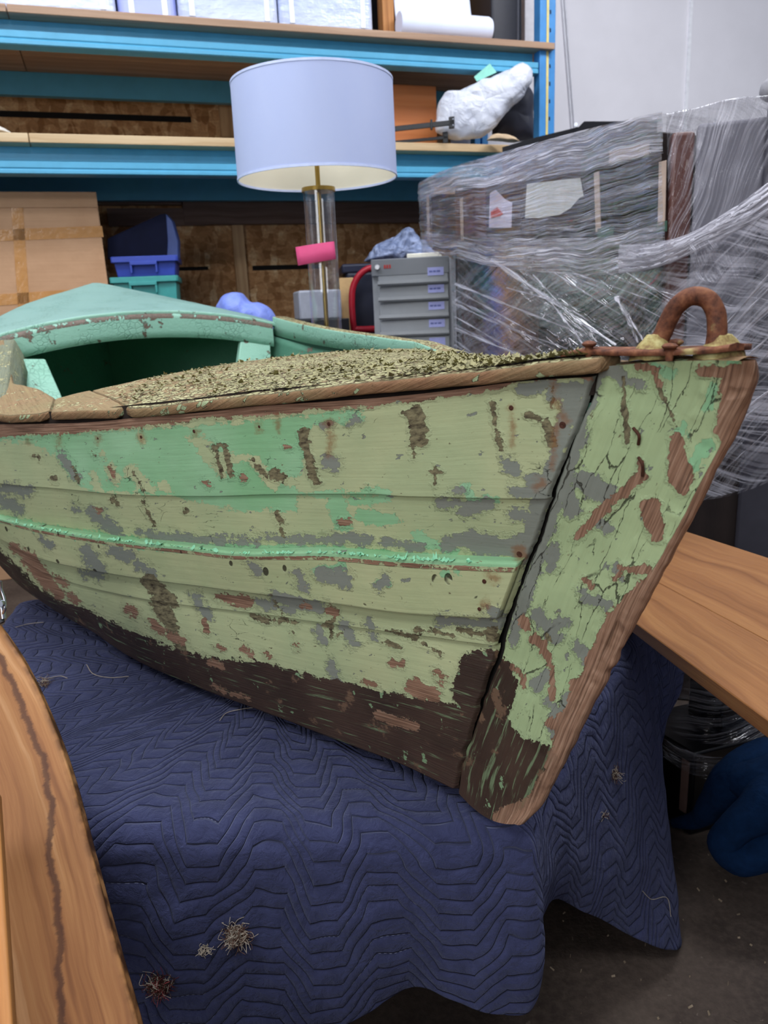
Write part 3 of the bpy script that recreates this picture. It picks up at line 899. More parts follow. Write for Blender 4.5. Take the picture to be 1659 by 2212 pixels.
def prism(name, A, L, Z, thick, m_top, m_edge, parent, flake=0., warp=.0015, edge_r=.004, seed=0):
    """plank from a grid of boat coordinates; top, rounded edge, underside"""
    nr_, nc_ = A.shape
    T = BW(A, L, Z)
    T[..., 2] += warp * vnoise(T, 25, seed, 3)
    ring = [(0, c) for c in range(nc_)] + [(r, nc_ - 1) for r in range(1, nr_)] + [(nr_ - 1, c) for c in range(nc_ - 2, -1, -1)] + [(r, 0) for r in range(nr_ - 2, 0, -1)]
    nt = nr_ * nc_
    cen = T.mean(axis=(0, 1))
    R_ = np.array([T[i] for i in ring])
    tang = np.roll(R_, -1, 0) - np.roll(R_, 1, 0)
    out = np.cross(tang, [0, 0, 1.0]); out /= np.maximum(np.linalg.norm(out, axis=1, keepdims=True), 1e-9)
    if np.mean(np.sum(out * (R_ - cen), axis=1)) < 0: out = -out
    V = [T.reshape(-1, 3)]
    rg = .0012 * vnoise(R_, 70, seed + 1, 2)[:, None]
    lv = [(edge_r * .6, -edge_r * .4), (edge_r, -edge_r * 1.3), (edge_r, -thick * .5), (edge_r * .95, -thick * .85), (edge_r * .4, -thick), (-.02, -thick)]
    for o, d in lv:
        V.append(R_ + out * (o + rg) + np.array([0, 0, d]))
    V = np.concatenate(V)
    F = gridF(nr_, nc_).tolist(); mi = [0] * len(F)
    idx = [r * nc_ + c for r, c in ring]; n = len(ring)
    prev = idx
    for j in range(len(lv)):
        cur = list(range(nt + j * n, nt + (j + 1) * n))
        for i in range(n):
            F.append([prev[i], prev[(i + 1) % n], cur[(i + 1) % n], cur[i]]); mi.append(1 if j > 0 else 0)
        prev = cur
    uv = np.zeros((len(V), 2))
    aV, lV, zV = toB(V)
    uv[:, 0] = aV; uv[:, 1] = lV
    uv[nt:, 1] += (V[nt:, 2] - V[:, 2].max())
    o = mesh(name, V, F, [m_top, m_edge], parent, uv=uv, attrs={'flake': np.concatenate([np.broadcast_to(flake, A.shape).ravel(), np.full(len(V) - nt, -.015)])})
    o.data.polygons.foreach_set('material_index', mi)
    bm = bmesh.new(); bm.from_mesh(o.data); bmesh.ops.recalc_face_normals(bm, faces=bm.faces); bm.to_mesh(o.data); bm.free()
    return o


def strip(a0, a1, lo, hi, na, nl):
    a = np.linspace(a0, a1, na)
    A = np.repeat(a[:, None], nl, 1)
    t = np.linspace(0, 1, nl)[None]
    L = lo(a)[:, None] * (1 - t) + hi(a)[:, None] * t
    return A, L


JL = .335
A1, L1 = strip(.045, 1.205, lambda a: -df_l(a) + .035, lambda a: np.minimum(dn_l(a), JL), 160, 90)
fl = .30 * np.clip(1.25 - A1, 0, 1) ** .5 + .12 * np.clip((.335 - L1) / .3, 0, 1) - .02
foredeck = prism('foredeck', A1, L1, zdeck(A1, L1), .016, M_DECK, M_EDGE, boat, fl, seed=3)
j2 = lambda a: np.interp(a, [.79, 1.0, 1.02, 1.25, 1.42], [.6, .6, .437, .405, .41])
A2, L2 = strip(.83, 1.22, lambda a: np.full(a.shape, JL + .006), lambda a: np.minimum(dn_l(a), j2(a)), 60, 16)
prism('side_deck_board', A2, L2, zdeck(A2, L2), .016, M_DECK, M_EDGE, boat, .02, seed=4)
A3, L3 = strip(1.06, 2.25, lambda a: np.interp(a, [1.02, 1.25, 1.42, 1.6, 2.4], [.445, .412, .425, .47, .44]), lambda a: np.maximum(dn_l(a), .43), 90, 12)
prism('side_deck_board', A3, L3, zdeck(A3, L3) - .001, .016, M_DECK, M_EDGE, boat, -.03, seed=5)

# stern deck, its arched beam and the coamings
A4, L4 = strip(2.30, 3.09, lambda a: -df_l(a) - .005, lambda a: dn_l(a), 40, 40)
s4 = (L4 + df_l(A4)) / np.maximum(df_l(A4) + dn_l(A4), 1e-3)
Z4 = zdeck(A4, L4, 0) + (.075 * np.clip((3.09 - A4) / .79, 0, 1) ** .6 + .0) * (1 - (2 * s4 - 1) ** 2)
prism('stern_deck', A4, L4, Z4, .016, M_TEAL, M_TEALBEAM, boat, -.3, seed=6)
lat = np.linspace(.455, -.475, 60)
a4 = np.full(60, 2.298)
s_ = (lat + df_l(a4)) / (df_l(a4) + dn_l(a4))
zt = zdeck(a4, lat, 0) + .075 * (1 - (2 * s_ - 1) ** 2) - .012
hgt = .082
bm_rows = [BW(a4, lat, zt), BW(a4 - .028, lat, zt), BW(a4 - .03, lat, zt - hgt * .2), BW(a4 - .03, lat, zt - hgt * .7), BW(a4 - .028, lat, zt - hgt), BW(a4, lat, zt - hgt), BW(a4, lat, zt)]
o = mesh('deck_beam', np.array(bm_rows), gridF(7, 60), [M_TEALBEAM, M_TEALWORN], boat)
o.data.polygons.foreach_set('material_index', [1] * (2 * 59) + [0] * (4 * 59))
# far coaming: inner board and its cap
ac = np.linspace(.86, 2.31, 70)
lc = -df_l(ac) + .035
zc = df_z(ac) + np.interp(ac, [.86, 1.2, 2.3], [.006, .022, .03])
hh = np.interp(ac, [.86, 1.2, 2.3], [.02, .045, .07])
rows_ = [BW(ac, lc - .055, zc - .004), BW(ac, lc - .03, zc), BW(ac, lc, zc - .002), BW(ac, lc + .002, zc - .006), BW(ac, lc + .002, zc - hh * .5), BW(ac, lc, zc - hh), BW(ac, lc - .03, zc - hh)]
o = mesh('coaming', np.array(rows_), gridF(7, 70), [M_TEALBEAM, M_DECK], boat, attrs={'flake': np.full(490, .25)}, uv=np.stack([np.tile(ac, 7), np.repeat(np.linspace(0, .15, 7), 70)], -1))
o.data.polygons.foreach_set('material_index', [1] * (2 * 69) + [0] * (4 * 69))
# near coaming, running away from the viewer at the left
ctop = catmull([W(2, 880, 1.69), W(7, 868, 1.74), W(18, 800, 2.08), W(26, 748, 2.42), W(32, 728, 2.62)], 40)
cn = np.append(NN, 0)
rows_ = [ctop + cn * .065 - [0, 0, .008], ctop + cn * .03, ctop, ctop - cn * .004 - [0, 0, .006], ctop - cn * .02 - [0, 0, .05], ctop - cn * .03 - [0, 0, .09], ctop + cn * .03 - [0, 0, .09]]
M_COAM = deck_mat('greyed_coaming', '#6a6a5c', '#7c8474', '#94987f')
o = mesh('coaming', np.array(rows_), gridF(7, 40), [M_COAM, M_COAM], boat, attrs={'flake': np.full(280, .0)}, uv=np.stack([np.tile(np.linspace(0, 1, 40), 7), np.repeat(np.linspace(0, .2, 7), 40)], -1))
o.data.polygons.foreach_set('material_index', [1] * (2 * 39) + [0] * (4 * 39))
# frames standing below the beam
for q in ([(36, 776, 2.50), (98, 776, 2.58), (136, 862, 2.42), (66, 880, 2.36)], [(520, 738, 2.92), (584, 740, 2.98), (588, 800, 2.92), (512, 800, 2.86)]):
    P4 = [W(*p) for p in q]
    th_ = np.append(AX, 0) * .03
    m_ = MB().quadbox([P4[3], P4[2], P4[3] + th_, P4[2] + th_, P4[0], P4[1], P4[0] + th_, P4[1] + th_])
    m_.build('hull_frame', M_TEALBEAM, boat, bevel=.004)
mesh('stern_post', np.array([BW(np.full(6, a), np.full(6, l), np.linspace(-.68, .12, 6)) for a, l in ((2.98, .09), (3.1, .05), (3.12, 0), (3.1, -.05), (2.98, -.09))]), gridF(5, 6), M_INNER, boat)
# cross bulkhead far under the stern deck and the keelson
lb = np.linspace(.5, -.5, 20)
mesh('keelson', np.array([BW(np.linspace(.5, 2.9, 20), .05, -.66), BW(np.linspace(.5, 2.9, 20), .04, -.63), BW(np.linspace(.5, 2.9, 20), -.04, -.63), BW(np.linspace(.5, 2.9, 20), -.05, -.66)]), gridF(4, 20), M_INNER, boat)

# ---- bow plate with its ring
near = [W(1212, 771, .825), W(1262, 767, .805), W(1330, 769, .775), W(1400, 769, .755), (W(1480, 767, .735)), W(1545, 763, .72), W(1575, 759, .712)]
near = catmull(near, 40)
wd = np.interp(np.linspace(0, 1, 40), [0, .12, .4, .8, .95, 1], [.004, .022, .05, .055, .045, .02])
far_ = near + farn * wd[:, None]
tk = np.interp(np.linspace(0, 1, 40), [0, .1, 1], [.002, .0055, .0055])
mo = .0006 * vnoise(near, 90, 4, 2)
up_ = np.array([0, 0, 1.0])
pr = [near, near - farn * .0015 + up_ * (tk * .5 + mo)[:, None], near + up_ * tk[:, None], near * .5 + far_ * .5 + up_ * (tk + .002)[:, None], far_ + up_ * tk[:, None], far_, near]
plate = mesh('bow_plate', np.array(pr), gridF(7, 40), M_RUSTY, boat, label='rusty iron bow plate with old yellow paint')
MB().poly([p[-1] for p in pr[:6]], [range(6)]).build('plate_end', M_RUSTY, plate)
ringc = catmull([W(1416, 752, .775), W(1430, 724, .773), W(1445, 690, .770), W(1464, 659, .765), W(1495, 640, .758), W(1526, 645, .753), W(1545, 672, .748), W(1549, 706, .745), W(1547, 750, .743)], 48)
rad = np.interp(np.linspace(0, 1, 48), [0, .1, .5, .9, 1], [.0098, .0088, .0088, .0092, .0105])
MB().tube(ringc, rad, 18).build('eye_ring', M_RUSTY, plate, smooth=True)
for (x, y, Y, r, sx) in ((1412, 750, .775, .016, 1.), (1556, 752, .743, .018, 1.)):
    c = W(x, y, Y)
    pf = [(r * 1.35, -.012), (r * 1.25, -.004), (r * .95, .002), (r * .7, .007), (r * .5, .012), (.004, .013)]
    wm = MB().lathe(c, pf, 28)
    Vv = np.array(wm.V); Vv += (vnoise(Vv, 80, 9, 3) * .0035)[:, None] * (Vv - c) / .017
    wm.V = list(Vv)
    wm.build('weld_foot', M_WELD, plate, smooth=True, label='weld foot crusted with yellow paint')
for (x, y, Y, back) in ((1273, 742, .797, .012), (1447, 747, .742, .004), (1460, 738, .742, .05)):
    c = W(x, y, Y + back * .5)
    MB().lathe(c, [(.0001, .003), (.005, .0022), (.0075, .0), (.0072, -.0015), (.004, -.004), (.0035, -.014)], 20).build('screw', M_RUSTY, plate, smooth=True)

# rusty nails on the stem and planking
for pp in ([(1369, 925), (1374, 945), (1378, 962)], [(1376, 990), (1380, 1010), (1384, 1033)]):
    P3 = [W(x, y, .79 - .0 + (1369 - x) * .0002 - .012 * (i % 2 + .3)) for i, (x, y) in enumerate(pp)]
    k = np.array([np.argmin(np.linalg.norm(ST2[:, :NC1].reshape(-1, 3) - p, axis=1)) for p in P3])
    base = ST2[:, :NC1].reshape(-1, 3)[k] + SN[:, :NC1].reshape(-1, 3)[k] * np.array([.001, .005, .001])[:, None]
    MB().tube(catmull(base, 12), .0017, 8).build('bent_nail', M_NAIL, boat, smooth=True)
hx, hy = proj(H2[:330])
for (x, y, r) in ((1105, 881, .0042), (710, 915, .004), (419, 932, .004), (1063, 1249, .004), (1122, 1196, .0055), (304, 944, .004), (559, 922, .003), (211, 948, .003), (1051, 1307, .0035), (1216, 918, .0055)):
    i = np.unravel_index(np.argmin((hx - x) ** 2 + (hy - y) ** 2), hx.shape)
    src, nn = H2[i], HN[i]
    if 1222 < y < 1330: src = src + N2[5] * .0175
    MB().lathe(src - nn * .0005, [(r * .75, 0), (r * .7, .0009), (r * .25, .0012), (.0001, .0006)], 14, axis=nn).build('nail_head', M_NAIL, boat, smooth=True)

# ---- loose curled paint chips: on the deck, along the strake, on the hull
def flakes(name, P, Nrm, size, m, parent, curl=.5, tilt=.5):
    V = []; F = []
    for p, n, s in zip(P, Nrm, size):
        n = n + rng.normal(0, tilt, 3); n /= np.linalg.norm(n)
        t = np.cross(n, rng.normal(0, 1, 3)); t /= np.linalg.norm(t); b = np.cross(n, t)
        l, w = s * rng.uniform(.6, 1.4), s * rng.uniform(.35, .8)
        cu = curl * rng.uniform(.2, 1.2)
        k = len(V)
        for i in range(4):
            for j in range(3):
                x = (i / 3 - .5) * l * (1 + .25 * rng.normal()); y = (j / 2 - .5) * w * (1 + .25 * rng.normal())
                V.append(p + t * x + b * y + n * (cu * (x * x) / max(l, 1e-6) * 2 + .0006))
        for i in range(3):
            for j in range(2):
                F.append([k + i * 3 + j, k + i * 3 + j + 1, k + i * 3 + j + 4, k + i * 3 + j + 3])
    return mesh(name, V, F, m, parent, kind='stuff')


nfl = 3400
a_r = rng.uniform(.06, 1.19, nfl); l_r = rng.uniform(0, 1, nfl)
lo_, hi_ = -df_l(a_r) + .05, np.minimum(dn_l(a_r), JL) - .004
l_r = lo_ + (hi_ - lo_) * l_r
P = BW(a_r, l_r, zdeck(a_r, l_r) + .002)
dens = vnoise(P, 9, 2, 3) + .35 * (1.1 - a_r)
keep = dens > rng.uniform(-.35, .35, nfl)
P = P[keep]
flakes('paint_chips', P, np.tile([0, 0, 1.0], (len(P), 1)), rng.uniform(.003, .013, len(P)), M_CHIP, boat, .5, .09)
ii = rng.integers(50, P_.shape[1] - 45, 150)
P5 = P_[6, ii] + np.array([0, 0, .001]); 
flakes('paint_chips', P5, np.tile([0, -.3, 1.0], (len(P5), 1)), rng.uniform(.003, .009, len(P5)), M_CHIPMINT, boat, .6, .3)
# ------------------------------------------------------------------ moving blanket over the work table
ZT = 1.35 - .713
per = [  # top point (px,py on the table-top level) or xy, hem point (px,py,Y) or xyz
    ((-420, 1790), (-420, 2360, .93)), ((300, 1796), (300, 2345, .93)), ((560, 1800), (560, 2290, .94)), ((700, 1802), (700, 2232, .935)), ((800, 1803), (800, 2184, .935)),
    ((893, 1803), (893, 2132, .955)), ((985, 1802), (981, 2156, .935)), ((1085, 1800), (1080, 2186, .905)), ((1135, 1797), (1137, 2180, .905)), ((1160, 1790), (1158, 2120, .93)), ((1166, 1770), (1150, 2030, .99)),
    ((1178, 1730), (1180, 1956, 1.06)), ((1225, 1640), (1266, 1971, 1.15)), ((1310, 1500), (1380, 2030, 1.25)), ((1345, 1440), (1440, 2050, 1.29)), ((1372, 1395), (1466, 2040, 1.34)), ((1392, 1360), (1462, 1960, 1.46)),
    ((1400, 1335), (1420, 1760, 1.62)), ((1440, 1310), (1445, 1560, 1.68)), ((1470, 1290), (1480, 1470, 1.73)), ((1440, 1270), (1440, 1440, 1.86)),
    ((1100, 1225), (1100, 1400, 2.25)), ((600, 1235), (600, 1380, 2.3)), ((250, 1258), (250, 1400, 2.1)), ((95, 1284), (95, 1420, 1.92)), ((40, 1290), (40, 1420, 1.88)), ((12, 1312), (0, 1450, 1.77)), ((-30, 1370), (-60, 1600, 1.55)), ((-200, 1560), (-260, 1900, 1.2)), ((-420, 1790), (-420, 2360, .93))]
T_ = np.array([Wz(a[0], a[1], ZT) for a, b in per]); Hm = np.array([W(*b) for a, b in per])
TH = catmull(np.concatenate([T_, Hm], 1), 1500)
Tc, Hc = TH[:, :3], TH[:, 3:]
K = np.array([-.25, 1.5, ZT])
arc = np.concatenate([[0], np.cumsum(np.linalg.norm(np.diff(Tc * .2 + Hc * .8, axis=0), axis=1))])
prof_rows = []; vv = []
Rl = np.linalg.norm(Tc - K, axis=1, keepdims=True)
dirr = (Tc - K) / Rl
drop = np.linalg.norm(Hc - Tc, axis=1, keepdims=True)
rr_ = .055
for t in np.linspace(.2, 1, 60)[:-1]:
    prof_rows.append(K + (Tc - dirr * rr_ - K) * t); vv.append(-((Rl - rr_) * (1 - t)).ravel() - rr_)
for a in np.linspace(0, math.pi / 2, 10)[:-1]:
    q = Tc - dirr * rr_ * (1 - math.sin(a)); q = q + np.array([0, 0, -1]) * rr_ * (1 - math.cos(a)); prof_rows.append(q); vv.append(np.full(len(Tc), rr_ * a - rr_))
ed = Tc + np.array([0, 0, -rr_])
for t in np.linspace(0, 1, 120):
    b = .012 * math.sin(math.pi * t)
    prof_rows.append(ed * (1 - t) + Hc * t + dirr * b); vv.append((drop * t).ravel() + .03)
BL = np.array(prof_rows); BV = np.array(vv)
nb, mb = BL.shape[:2]
dn1 = np.cross(np.gradient(BL, axis=1), np.gradient(BL, axis=0)); dn1 /= np.maximum(np.linalg.norm(dn1, axis=2, keepdims=True), 1e-9)
tdrop = np.clip((BV - 0) / .3, 0, 1)
disp = .010 * vnoise(BL, 6, 3, 2) * (.35 + tdrop) + .004 * vnoise(BL, 17, 6, 3)
BL2 = BL + dn1 * disp[..., None]
BL2[:60, :, 2] = np.minimum(BL2[:60, :, 2], ZT + .006)
BLuv = np.stack([np.repeat(arc[None], nb, 0), BV], -1)
# a soft hill of blanket at the far left
def blanket_mat():
    g = G('quilted_blue_cloth'); uv = g.uv(); ob = g.obj()
    s = g.sep(uv)
    u = g.add(s[0], g.mul(g.sub(g.noise(ob, 5, 2), .5), .09)); v = g.add(s[1], g.mul(g.sub(g.noise(ob, 7, 2), .5), .07))
    tri = g.math('PINGPONG', g.add(u, .03), .105)
    trap = g.lin(tri, .026, .078, 0, .088)
    q = g.mul(g.add(v, trap), 1 / .032)
    fr = g.math('FRACT', g.add(q, 40.))
    d = g.math('ABSOLUTE', g.sub(fr, .5))                 # 0.5 on the seam
    groove = g.step(d, .43, .5)
    pil = g.math('POWER', d, 2.2)
    # dashed white stitching on a few seams
    row = g.math('FLOOR', g.add(q, 40.))
    rsel = g.step(g.noise(g.comb(row, 0.), 3.7, 0), .5, .56)
    dash = g.step(g.math('PINGPONG', u, .004), .0018, .0024)
    st = g.mul(g.mul(g.step(d, .478, .492), dash), g.mul(rsel, g.step(g.noise(ob, 6, 2), .5, .58)))
    fuzz = g.noise(ob, 900, 2, .7); mid = g.noise(ob, 26, 5, .6)
    c = g.mix(g.lin(mid, .3, .7), '#2b2e49', '#3a3e5f')
    c = g.mix(g.lin(fuzz, .3, .8, 0, .3), c, '#4b4f70')
    c = g.mix(g.mul(groove, .3), c, '#151938')
    c = g.mix(g.mul(st, .8), c, '#b8bedb')
    wr = g.noise(ob, 42, 5, .62, .6)
    h = g.add(g.mul(g.add(pil, g.mul(groove, .45)), -2.), g.add(g.mul(wr, 1.3), g.mul(fuzz, .08)))
    return g.done(g.bsdf(color=c, rough=.9, normal=g.bump(h, 1., .008), spec=.12, sheen=.2, sheen_rough=.5, sheen_tint=(.55, .6, .9)))


M_BLANKET = blanket_mat()
bl = mesh('moving_blanket', BL2, gridF(nb, mb, flip=True), M_BLANKET, uv=BLuv.reshape(-1, 2), loc=(-.25, 1.5, ZT))
tag(bl, 'quilted navy blue moving blanket draped over the table under the rowboat', 'blanket')
sm = bl.modifiers.new('thick', 'SOLIDIFY'); sm.thickness = .006; sm.offset = -1

# the table that carries it
tbl = thing('work_table', 'low work table hidden under the navy blanket and rowboat', 'table', (-.2, 1.5, 0))
M_TABLE = wood('table_wood', '#4a3522', '#6b4e33', '#86684a')
tp = [Wz(*p, ZT - .02)[:2] for p in ((-250, 1760), (1120, 1745), (1300, 1440), (1360, 1320), (1000, 1260), (300, 1270), (60, 1330))]
tp = [K[:2] + (p - K[:2]) * .93 for p in tp]
n_ = len(tp)
MB().poly([(*p, ZT - .05) for p in tp] + [(*p, ZT - .018) for p in tp], [list(range(n_))[::-1], list(range(n_, 2 * n_))] + [[i, (i + 1) % n_, (i + 1) % n_ + n_, i + n_] for i in range(n_)]).build('table_top', M_TABLE, tbl)
for x, y in ((-.62, 1.45), (.0, 1.6), (.3, 1.85), (-.6, 1.9)):
    MB().aabb((x - .035, y - .035, 0), (x + .035, y + .035, ZT - .05)).build('leg', M_TABLE, tbl)

# ------------------------------------------------------------------ lint tufts and threads lying on the blanket
def surf_at(px, py):
    x, y = proj(BL2[:, 30:-20])
    i = np.unravel_index(np.argmin((x - px) ** 2 + (y - py) ** 2 + 1e4 * (np.linalg.norm(BL2[:, 30:-20] - EYE, axis=2) > 2.2)), x.shape)
    return BL2[:, 30:-20][i], dn1[:, 30:-20][i]


M_LINT = [plain('lint_brown', '#5a3f32', .9), plain('lint_pale', '#a89c8c', .9), plain('lint_red', '#7a3030', .9)]


def tuft(px, py, size, n, label, cols=(0, 1, 2), stretch=None):
    p, nn = surf_at(px, py)
    if np.dot(nn, EYE - p) < 0: nn = -nn
    mbs = {c: MB() for c in cols}
    for i in range(n):
        d = rng.normal(0, 1, 3); d += nn * .4; d /= np.linalg.norm(d)
        st = p + rng.normal(0, size * .28, 3) * (1 if stretch is None else np.asarray(stretch)) + nn * .003
        c1 = st + d * size * .2 + rng.normal(0, size * .22, 3); c2 = c1 + rng.normal(0, size * .28, 3)
        for q in (st, c1, c2):
            k = np.dot(q - p, nn)
            if k < .001: q += nn * (.001 - k)
        mbs[cols[rng.integers(0, len(cols))]].tube(catmull([st, c1, c2], 8), .0004, 4)
    t = thing('lint_tuft', label, 'lint', p, 'lint tufts caught on the navy blanket')
    for c in cols:
        if mbs[c].V:
            mbs[c].build('fibers', M_LINT[c], t, smooth=True, kind='stuff')


tuft(512, 2018, .022, 330, 'largest brown and cream lint tuft on the blanket front below the boat', (0, 1))
tuft(448, 2048, .012, 40, 'small pale lint wisp just left of the largest lint tuft', (1,), (1, .4, 1))
tuft(345, 2122, .024, 260, 'dark lint tuft with a red thread beside the slanted plank', (0, 0, 1, 2))
tuft(92, 1478, .020, 60, 'wiry lint tuft between slanted plank and hull', (0, 1))
tuft(1325, 1673, .018, 70, 'wispy grey lint tuft right of the stem foot', (1, 0))
tuft(1300, 1760, .010, 20, 'tiny lint speck below the wispy grey lint tuft', (0, 1))


def thread(pts, label):
    P = []
    for a, b in pts:
        p, nn = surf_at(a, b)
        if np.dot(nn, EYE - p) < 0: nn = -nn
        P.append(p + nn * .0035)
    o = MB().tube(catmull(P, 30), .0007, 5).build('loose_thread', M_LINT[1], None, smooth=True, loc=P[0])
    tag(o, label, 'thread', 'threads on the navy blanket')


thread([(105, 1470), (130, 1462), (145, 1468)], 'short white thread beside the wiry lint tuft')
thread([(190, 1440), (205, 1460), (240, 1466), (276, 1463)], 'white thread on the blanket right of the wiry lint tuft')
thread([(33, 1358), (60, 1352), (97, 1348)], 'pale thread on the blanket top near the clamp')
thread([(475, 1560), (490, 1545), (520, 1535), (550, 1533)], 'curled thread right under the dark hull bottom')
thread([(1385, 1925), (1400, 1940), (1440, 1945), (1445, 1980)], 'long thread low on the right blanket panel')

# ------------------------------------------------------------------ planks
M_FIR = wood('orange_fir', '#7e4d24', '#b0753e', '#c58e55', ring=30)
M_OAK = wood('oiled_board', '#744a2b', '#91623b', '#a37447', ring=34, rough=.42)


def fir_plank_mat():
    g = G('stained_fir'); uv = g.uv(); ob = g.obj()
    s = g.sep(uv)
    warp = g.noise(g.map(uv, (3, 9, 1)), 1., 4)
    y = g.add(s[1], g.mul(warp, .05))
    band = g.noise(g.comb(g.mul(s[0], 1.1), g.mul(y, 40.)), 1., 3, .6)
    fine = g.noise(g.map(uv, (12, 500, 1)), 1., 3)
    c = g.ramp(band, [(.34, '#6e4326'), (.44, '#97653c'), (.54, '#a97749'), (.64, '#bf9063')])
    c = g.mix(g.lin(fine, .4, .75, 0, .3), c, '#7a4a24')
    wl = g.add(g.attr('stain'), g.mul(g.sub(g.noise(g.comb(g.mul(s[0], 16.), g.mul(s[1], 4.)), 1., 6, .68), .5), .035))
    line = g.math('ABSOLUTE', wl)
    c = g.mix(g.mul(g.sub(1., g.step(line, .002, .0065)), .8), c, '#43261a')
    inside = g.step(wl, .0, .006)
    c = g.mix(g.mul(inside, .35), c, '#7a4f2a')
    blot = g.mul(g.step(g.noise(ob, 26, 5, .6), .6, .7), g.step(g.noise(ob, 5, 2), .5, .6))
    c = g.mix(g.mul(blot, .6), c, '#4e2f1a')
    edge = g.sub(1., g.step(s[1], .0, .012))
    c = g.mix(g.mul(edge, g.step(g.noise(ob, 30, 4), .35, .6)), c, '#4a2c18')
    h = g.add(band, g.mul(fine, .5))
    return g.done(g.bsdf(color=c, rough=.6, normal=g.bump(h, 1., .0006), spec=.3))


M_FIRST = fir_plank_mat()
edge = catmull([W(-75, 1235, 1.17), W(-30, 1296, 1.13), W(0, 1343, 1.10), W(62, 1442, 1.05), W(132, 1602, .97), W(203, 1850, .865), W(267, 2090, .775), W(302, 2212, .735), W(338, 2350, .69), W(380, 2520, .63)], 80)
pend = edge[-1]; down = edge[-1] - edge[-6]; down /= np.linalg.norm(down)
edge = np.concatenate([edge, [pend + down * s for s in np.linspace(.02, max(0.03, (pend[2] - .012) / -down[2]), 12)]])
tn = np.gradient(edge, axis=0); tn /= np.linalg.norm(tn, axis=1, keepdims=True)
lft = np.array([-1, -.12, .06]); lft = lft / np.linalg.norm(lft)
lf = lft - tn * (tn @ lft)[:, None]; lf /= np.linalg.norm(lf, axis=1, keepdims=True)
nm = np.cross(lf, tn); nm /= np.linalg.norm(nm, axis=1, keepdims=True)
if nm[40] @ (EYE - edge[40]) < 0: nm = -nm
wS = np.linspace(0, .27, 26)
cup = lambda w: .10 * np.clip((w - .10) / .17, 0, 1) ** 2
Ltop = [edge + lf * .004 - nm * .006, edge + lf * .001 - nm * .003] + [edge + lf * w + nm * cup(w) for w in np.concatenate([[.003], wS[1:]])]
Lbot = [edge + lf * w + nm * (cup(w) - .026) for w in wS[::-1]] + [edge - nm * .022]
PL = np.array(Ltop + Lbot + [Ltop[0]])
ul_ = np.concatenate([[0], np.cumsum(np.linalg.norm(np.diff(edge, axis=0), axis=1))])
vl_ = np.concatenate([[0, .002, .004], wS[1:], wS[::-1], [0], [0]])
lp = thing('slanted_plank', 'large orange fir plank with a dark water stain leaning at the left', 'plank', edge[-1])
ex_, ey_ = proj(edge)
sd_ = np.interp(ey_, [1240, 1497, 1707, 1824, 1973, 2067, 2212, 2500], [.02, .030, .031, .054, .060, .072, .084, .09])
stain = (vl_[:, None] - sd_[None, :]).ravel()
mesh('board', PL, gridF(*PL.shape[:2]), M_FIRST, lp, attrs={'stain': stain}, uv=np.stack([np.tile(ul_, PL.shape[0]), np.repeat(vl_, len(edge))], -1))
np_ = len(Ltop)
o = MB()
# second narrow plank in the corner
q0, q1 = W(-6, 1700, .80), W(34, 2330, .53)
d_ = q1 - q0; q1 = q0 + d_ * ((q0[2] - .01) / -d_[2]) if d_[2] < 0 and q1[2] > .01 else q1
tv = (q1 - q0) / np.linalg.norm(q1 - q0)
lv_ = np.array([-1, -.1, .0]); lv_ -= tv * (tv @ lv_); lv_ /= np.linalg.norm(lv_)
nv_ = np.cross(lv_, tv); nv_ = nv_ if nv_ @ (EYE - q0) > 0 else -nv_
o.box(q0 - nv_ * .02, q1 - q0, lv_ * .12, nv_ * .02)
ob_ = o.build('narrow_plank', M_FIR, None, bevel=.003, loc=q1)
tag(ob_, 'narrow light wooden plank in the lower left corner on the stained plank', 'plank')

# steel spring clamp at the plank's upper end
M_CHROME = plain('chrome', '#b8bcc6', .22, 1., .05)
cl = thing('spring_clamp', 'chrome spring clamp at the left edge above the slanted plank', 'clamp', W(-4, 1330, 1.09))
MB().tube(catmull([W(1, 1255, 1.10), W(3, 1272, 1.10), W(10, 1296, 1.095), W(11, 1312, 1.09), W(6, 1326, 1.09)], 20), .0022, 10).build('lever', M_CHROME, cl, smooth=True)
MB().tube(catmull([W(-14, 1262, 1.10), W(-6, 1284, 1.10), W(4, 1310, 1.095), W(8, 1336, 1.09)], 20), np.linspace(.003, .0045, 20), 10).build('jaw', M_CHROME, cl, smooth=True)
MB().lathe(W(2, 1304, 1.088), [(.0001, -.004), (.005, -.004), (.006, 0), (.005, .004), (.0001, .004)], 20, axis=(0, -1, .2)).build('pivot', M_CHROME, cl, smooth=True)
MB().tube([W(-2, 1330, 1.095), W(5, 1345, 1.09)], [.006, .004], 10).build('pad', plain('clamp_pad', '#3b3b40', .6), cl, smooth=True)


# ------------------------------------------------------------------ two oiled boards right of the bow: their long edges in the picture give the direction
def unit(v): return v / np.linalg.norm(v)


ra, rb_, rc, rd = (ray(*p) for p in ((1380, 1351), (1481, 1146), (1659, 1556), (1659, 1203)))
LU = unit(np.cross(np.cross(ra, rc), np.cross(rb_, rd)))
if LU[1] > 0: LU = -LU
A_ = W(1380, 1351, 1.30); B_ = W(1481, 1146, 2.0)
LW = (B_ - A_) - LU * ((B_ - A_) @ LU); wB = np.linalg.norm(LW); LW /= wB
LN = np.cross(LW, LU); LN = LN if LN[2] > 0 else -LN
print('BOARDS', A_, B_, LU, LW, wB)
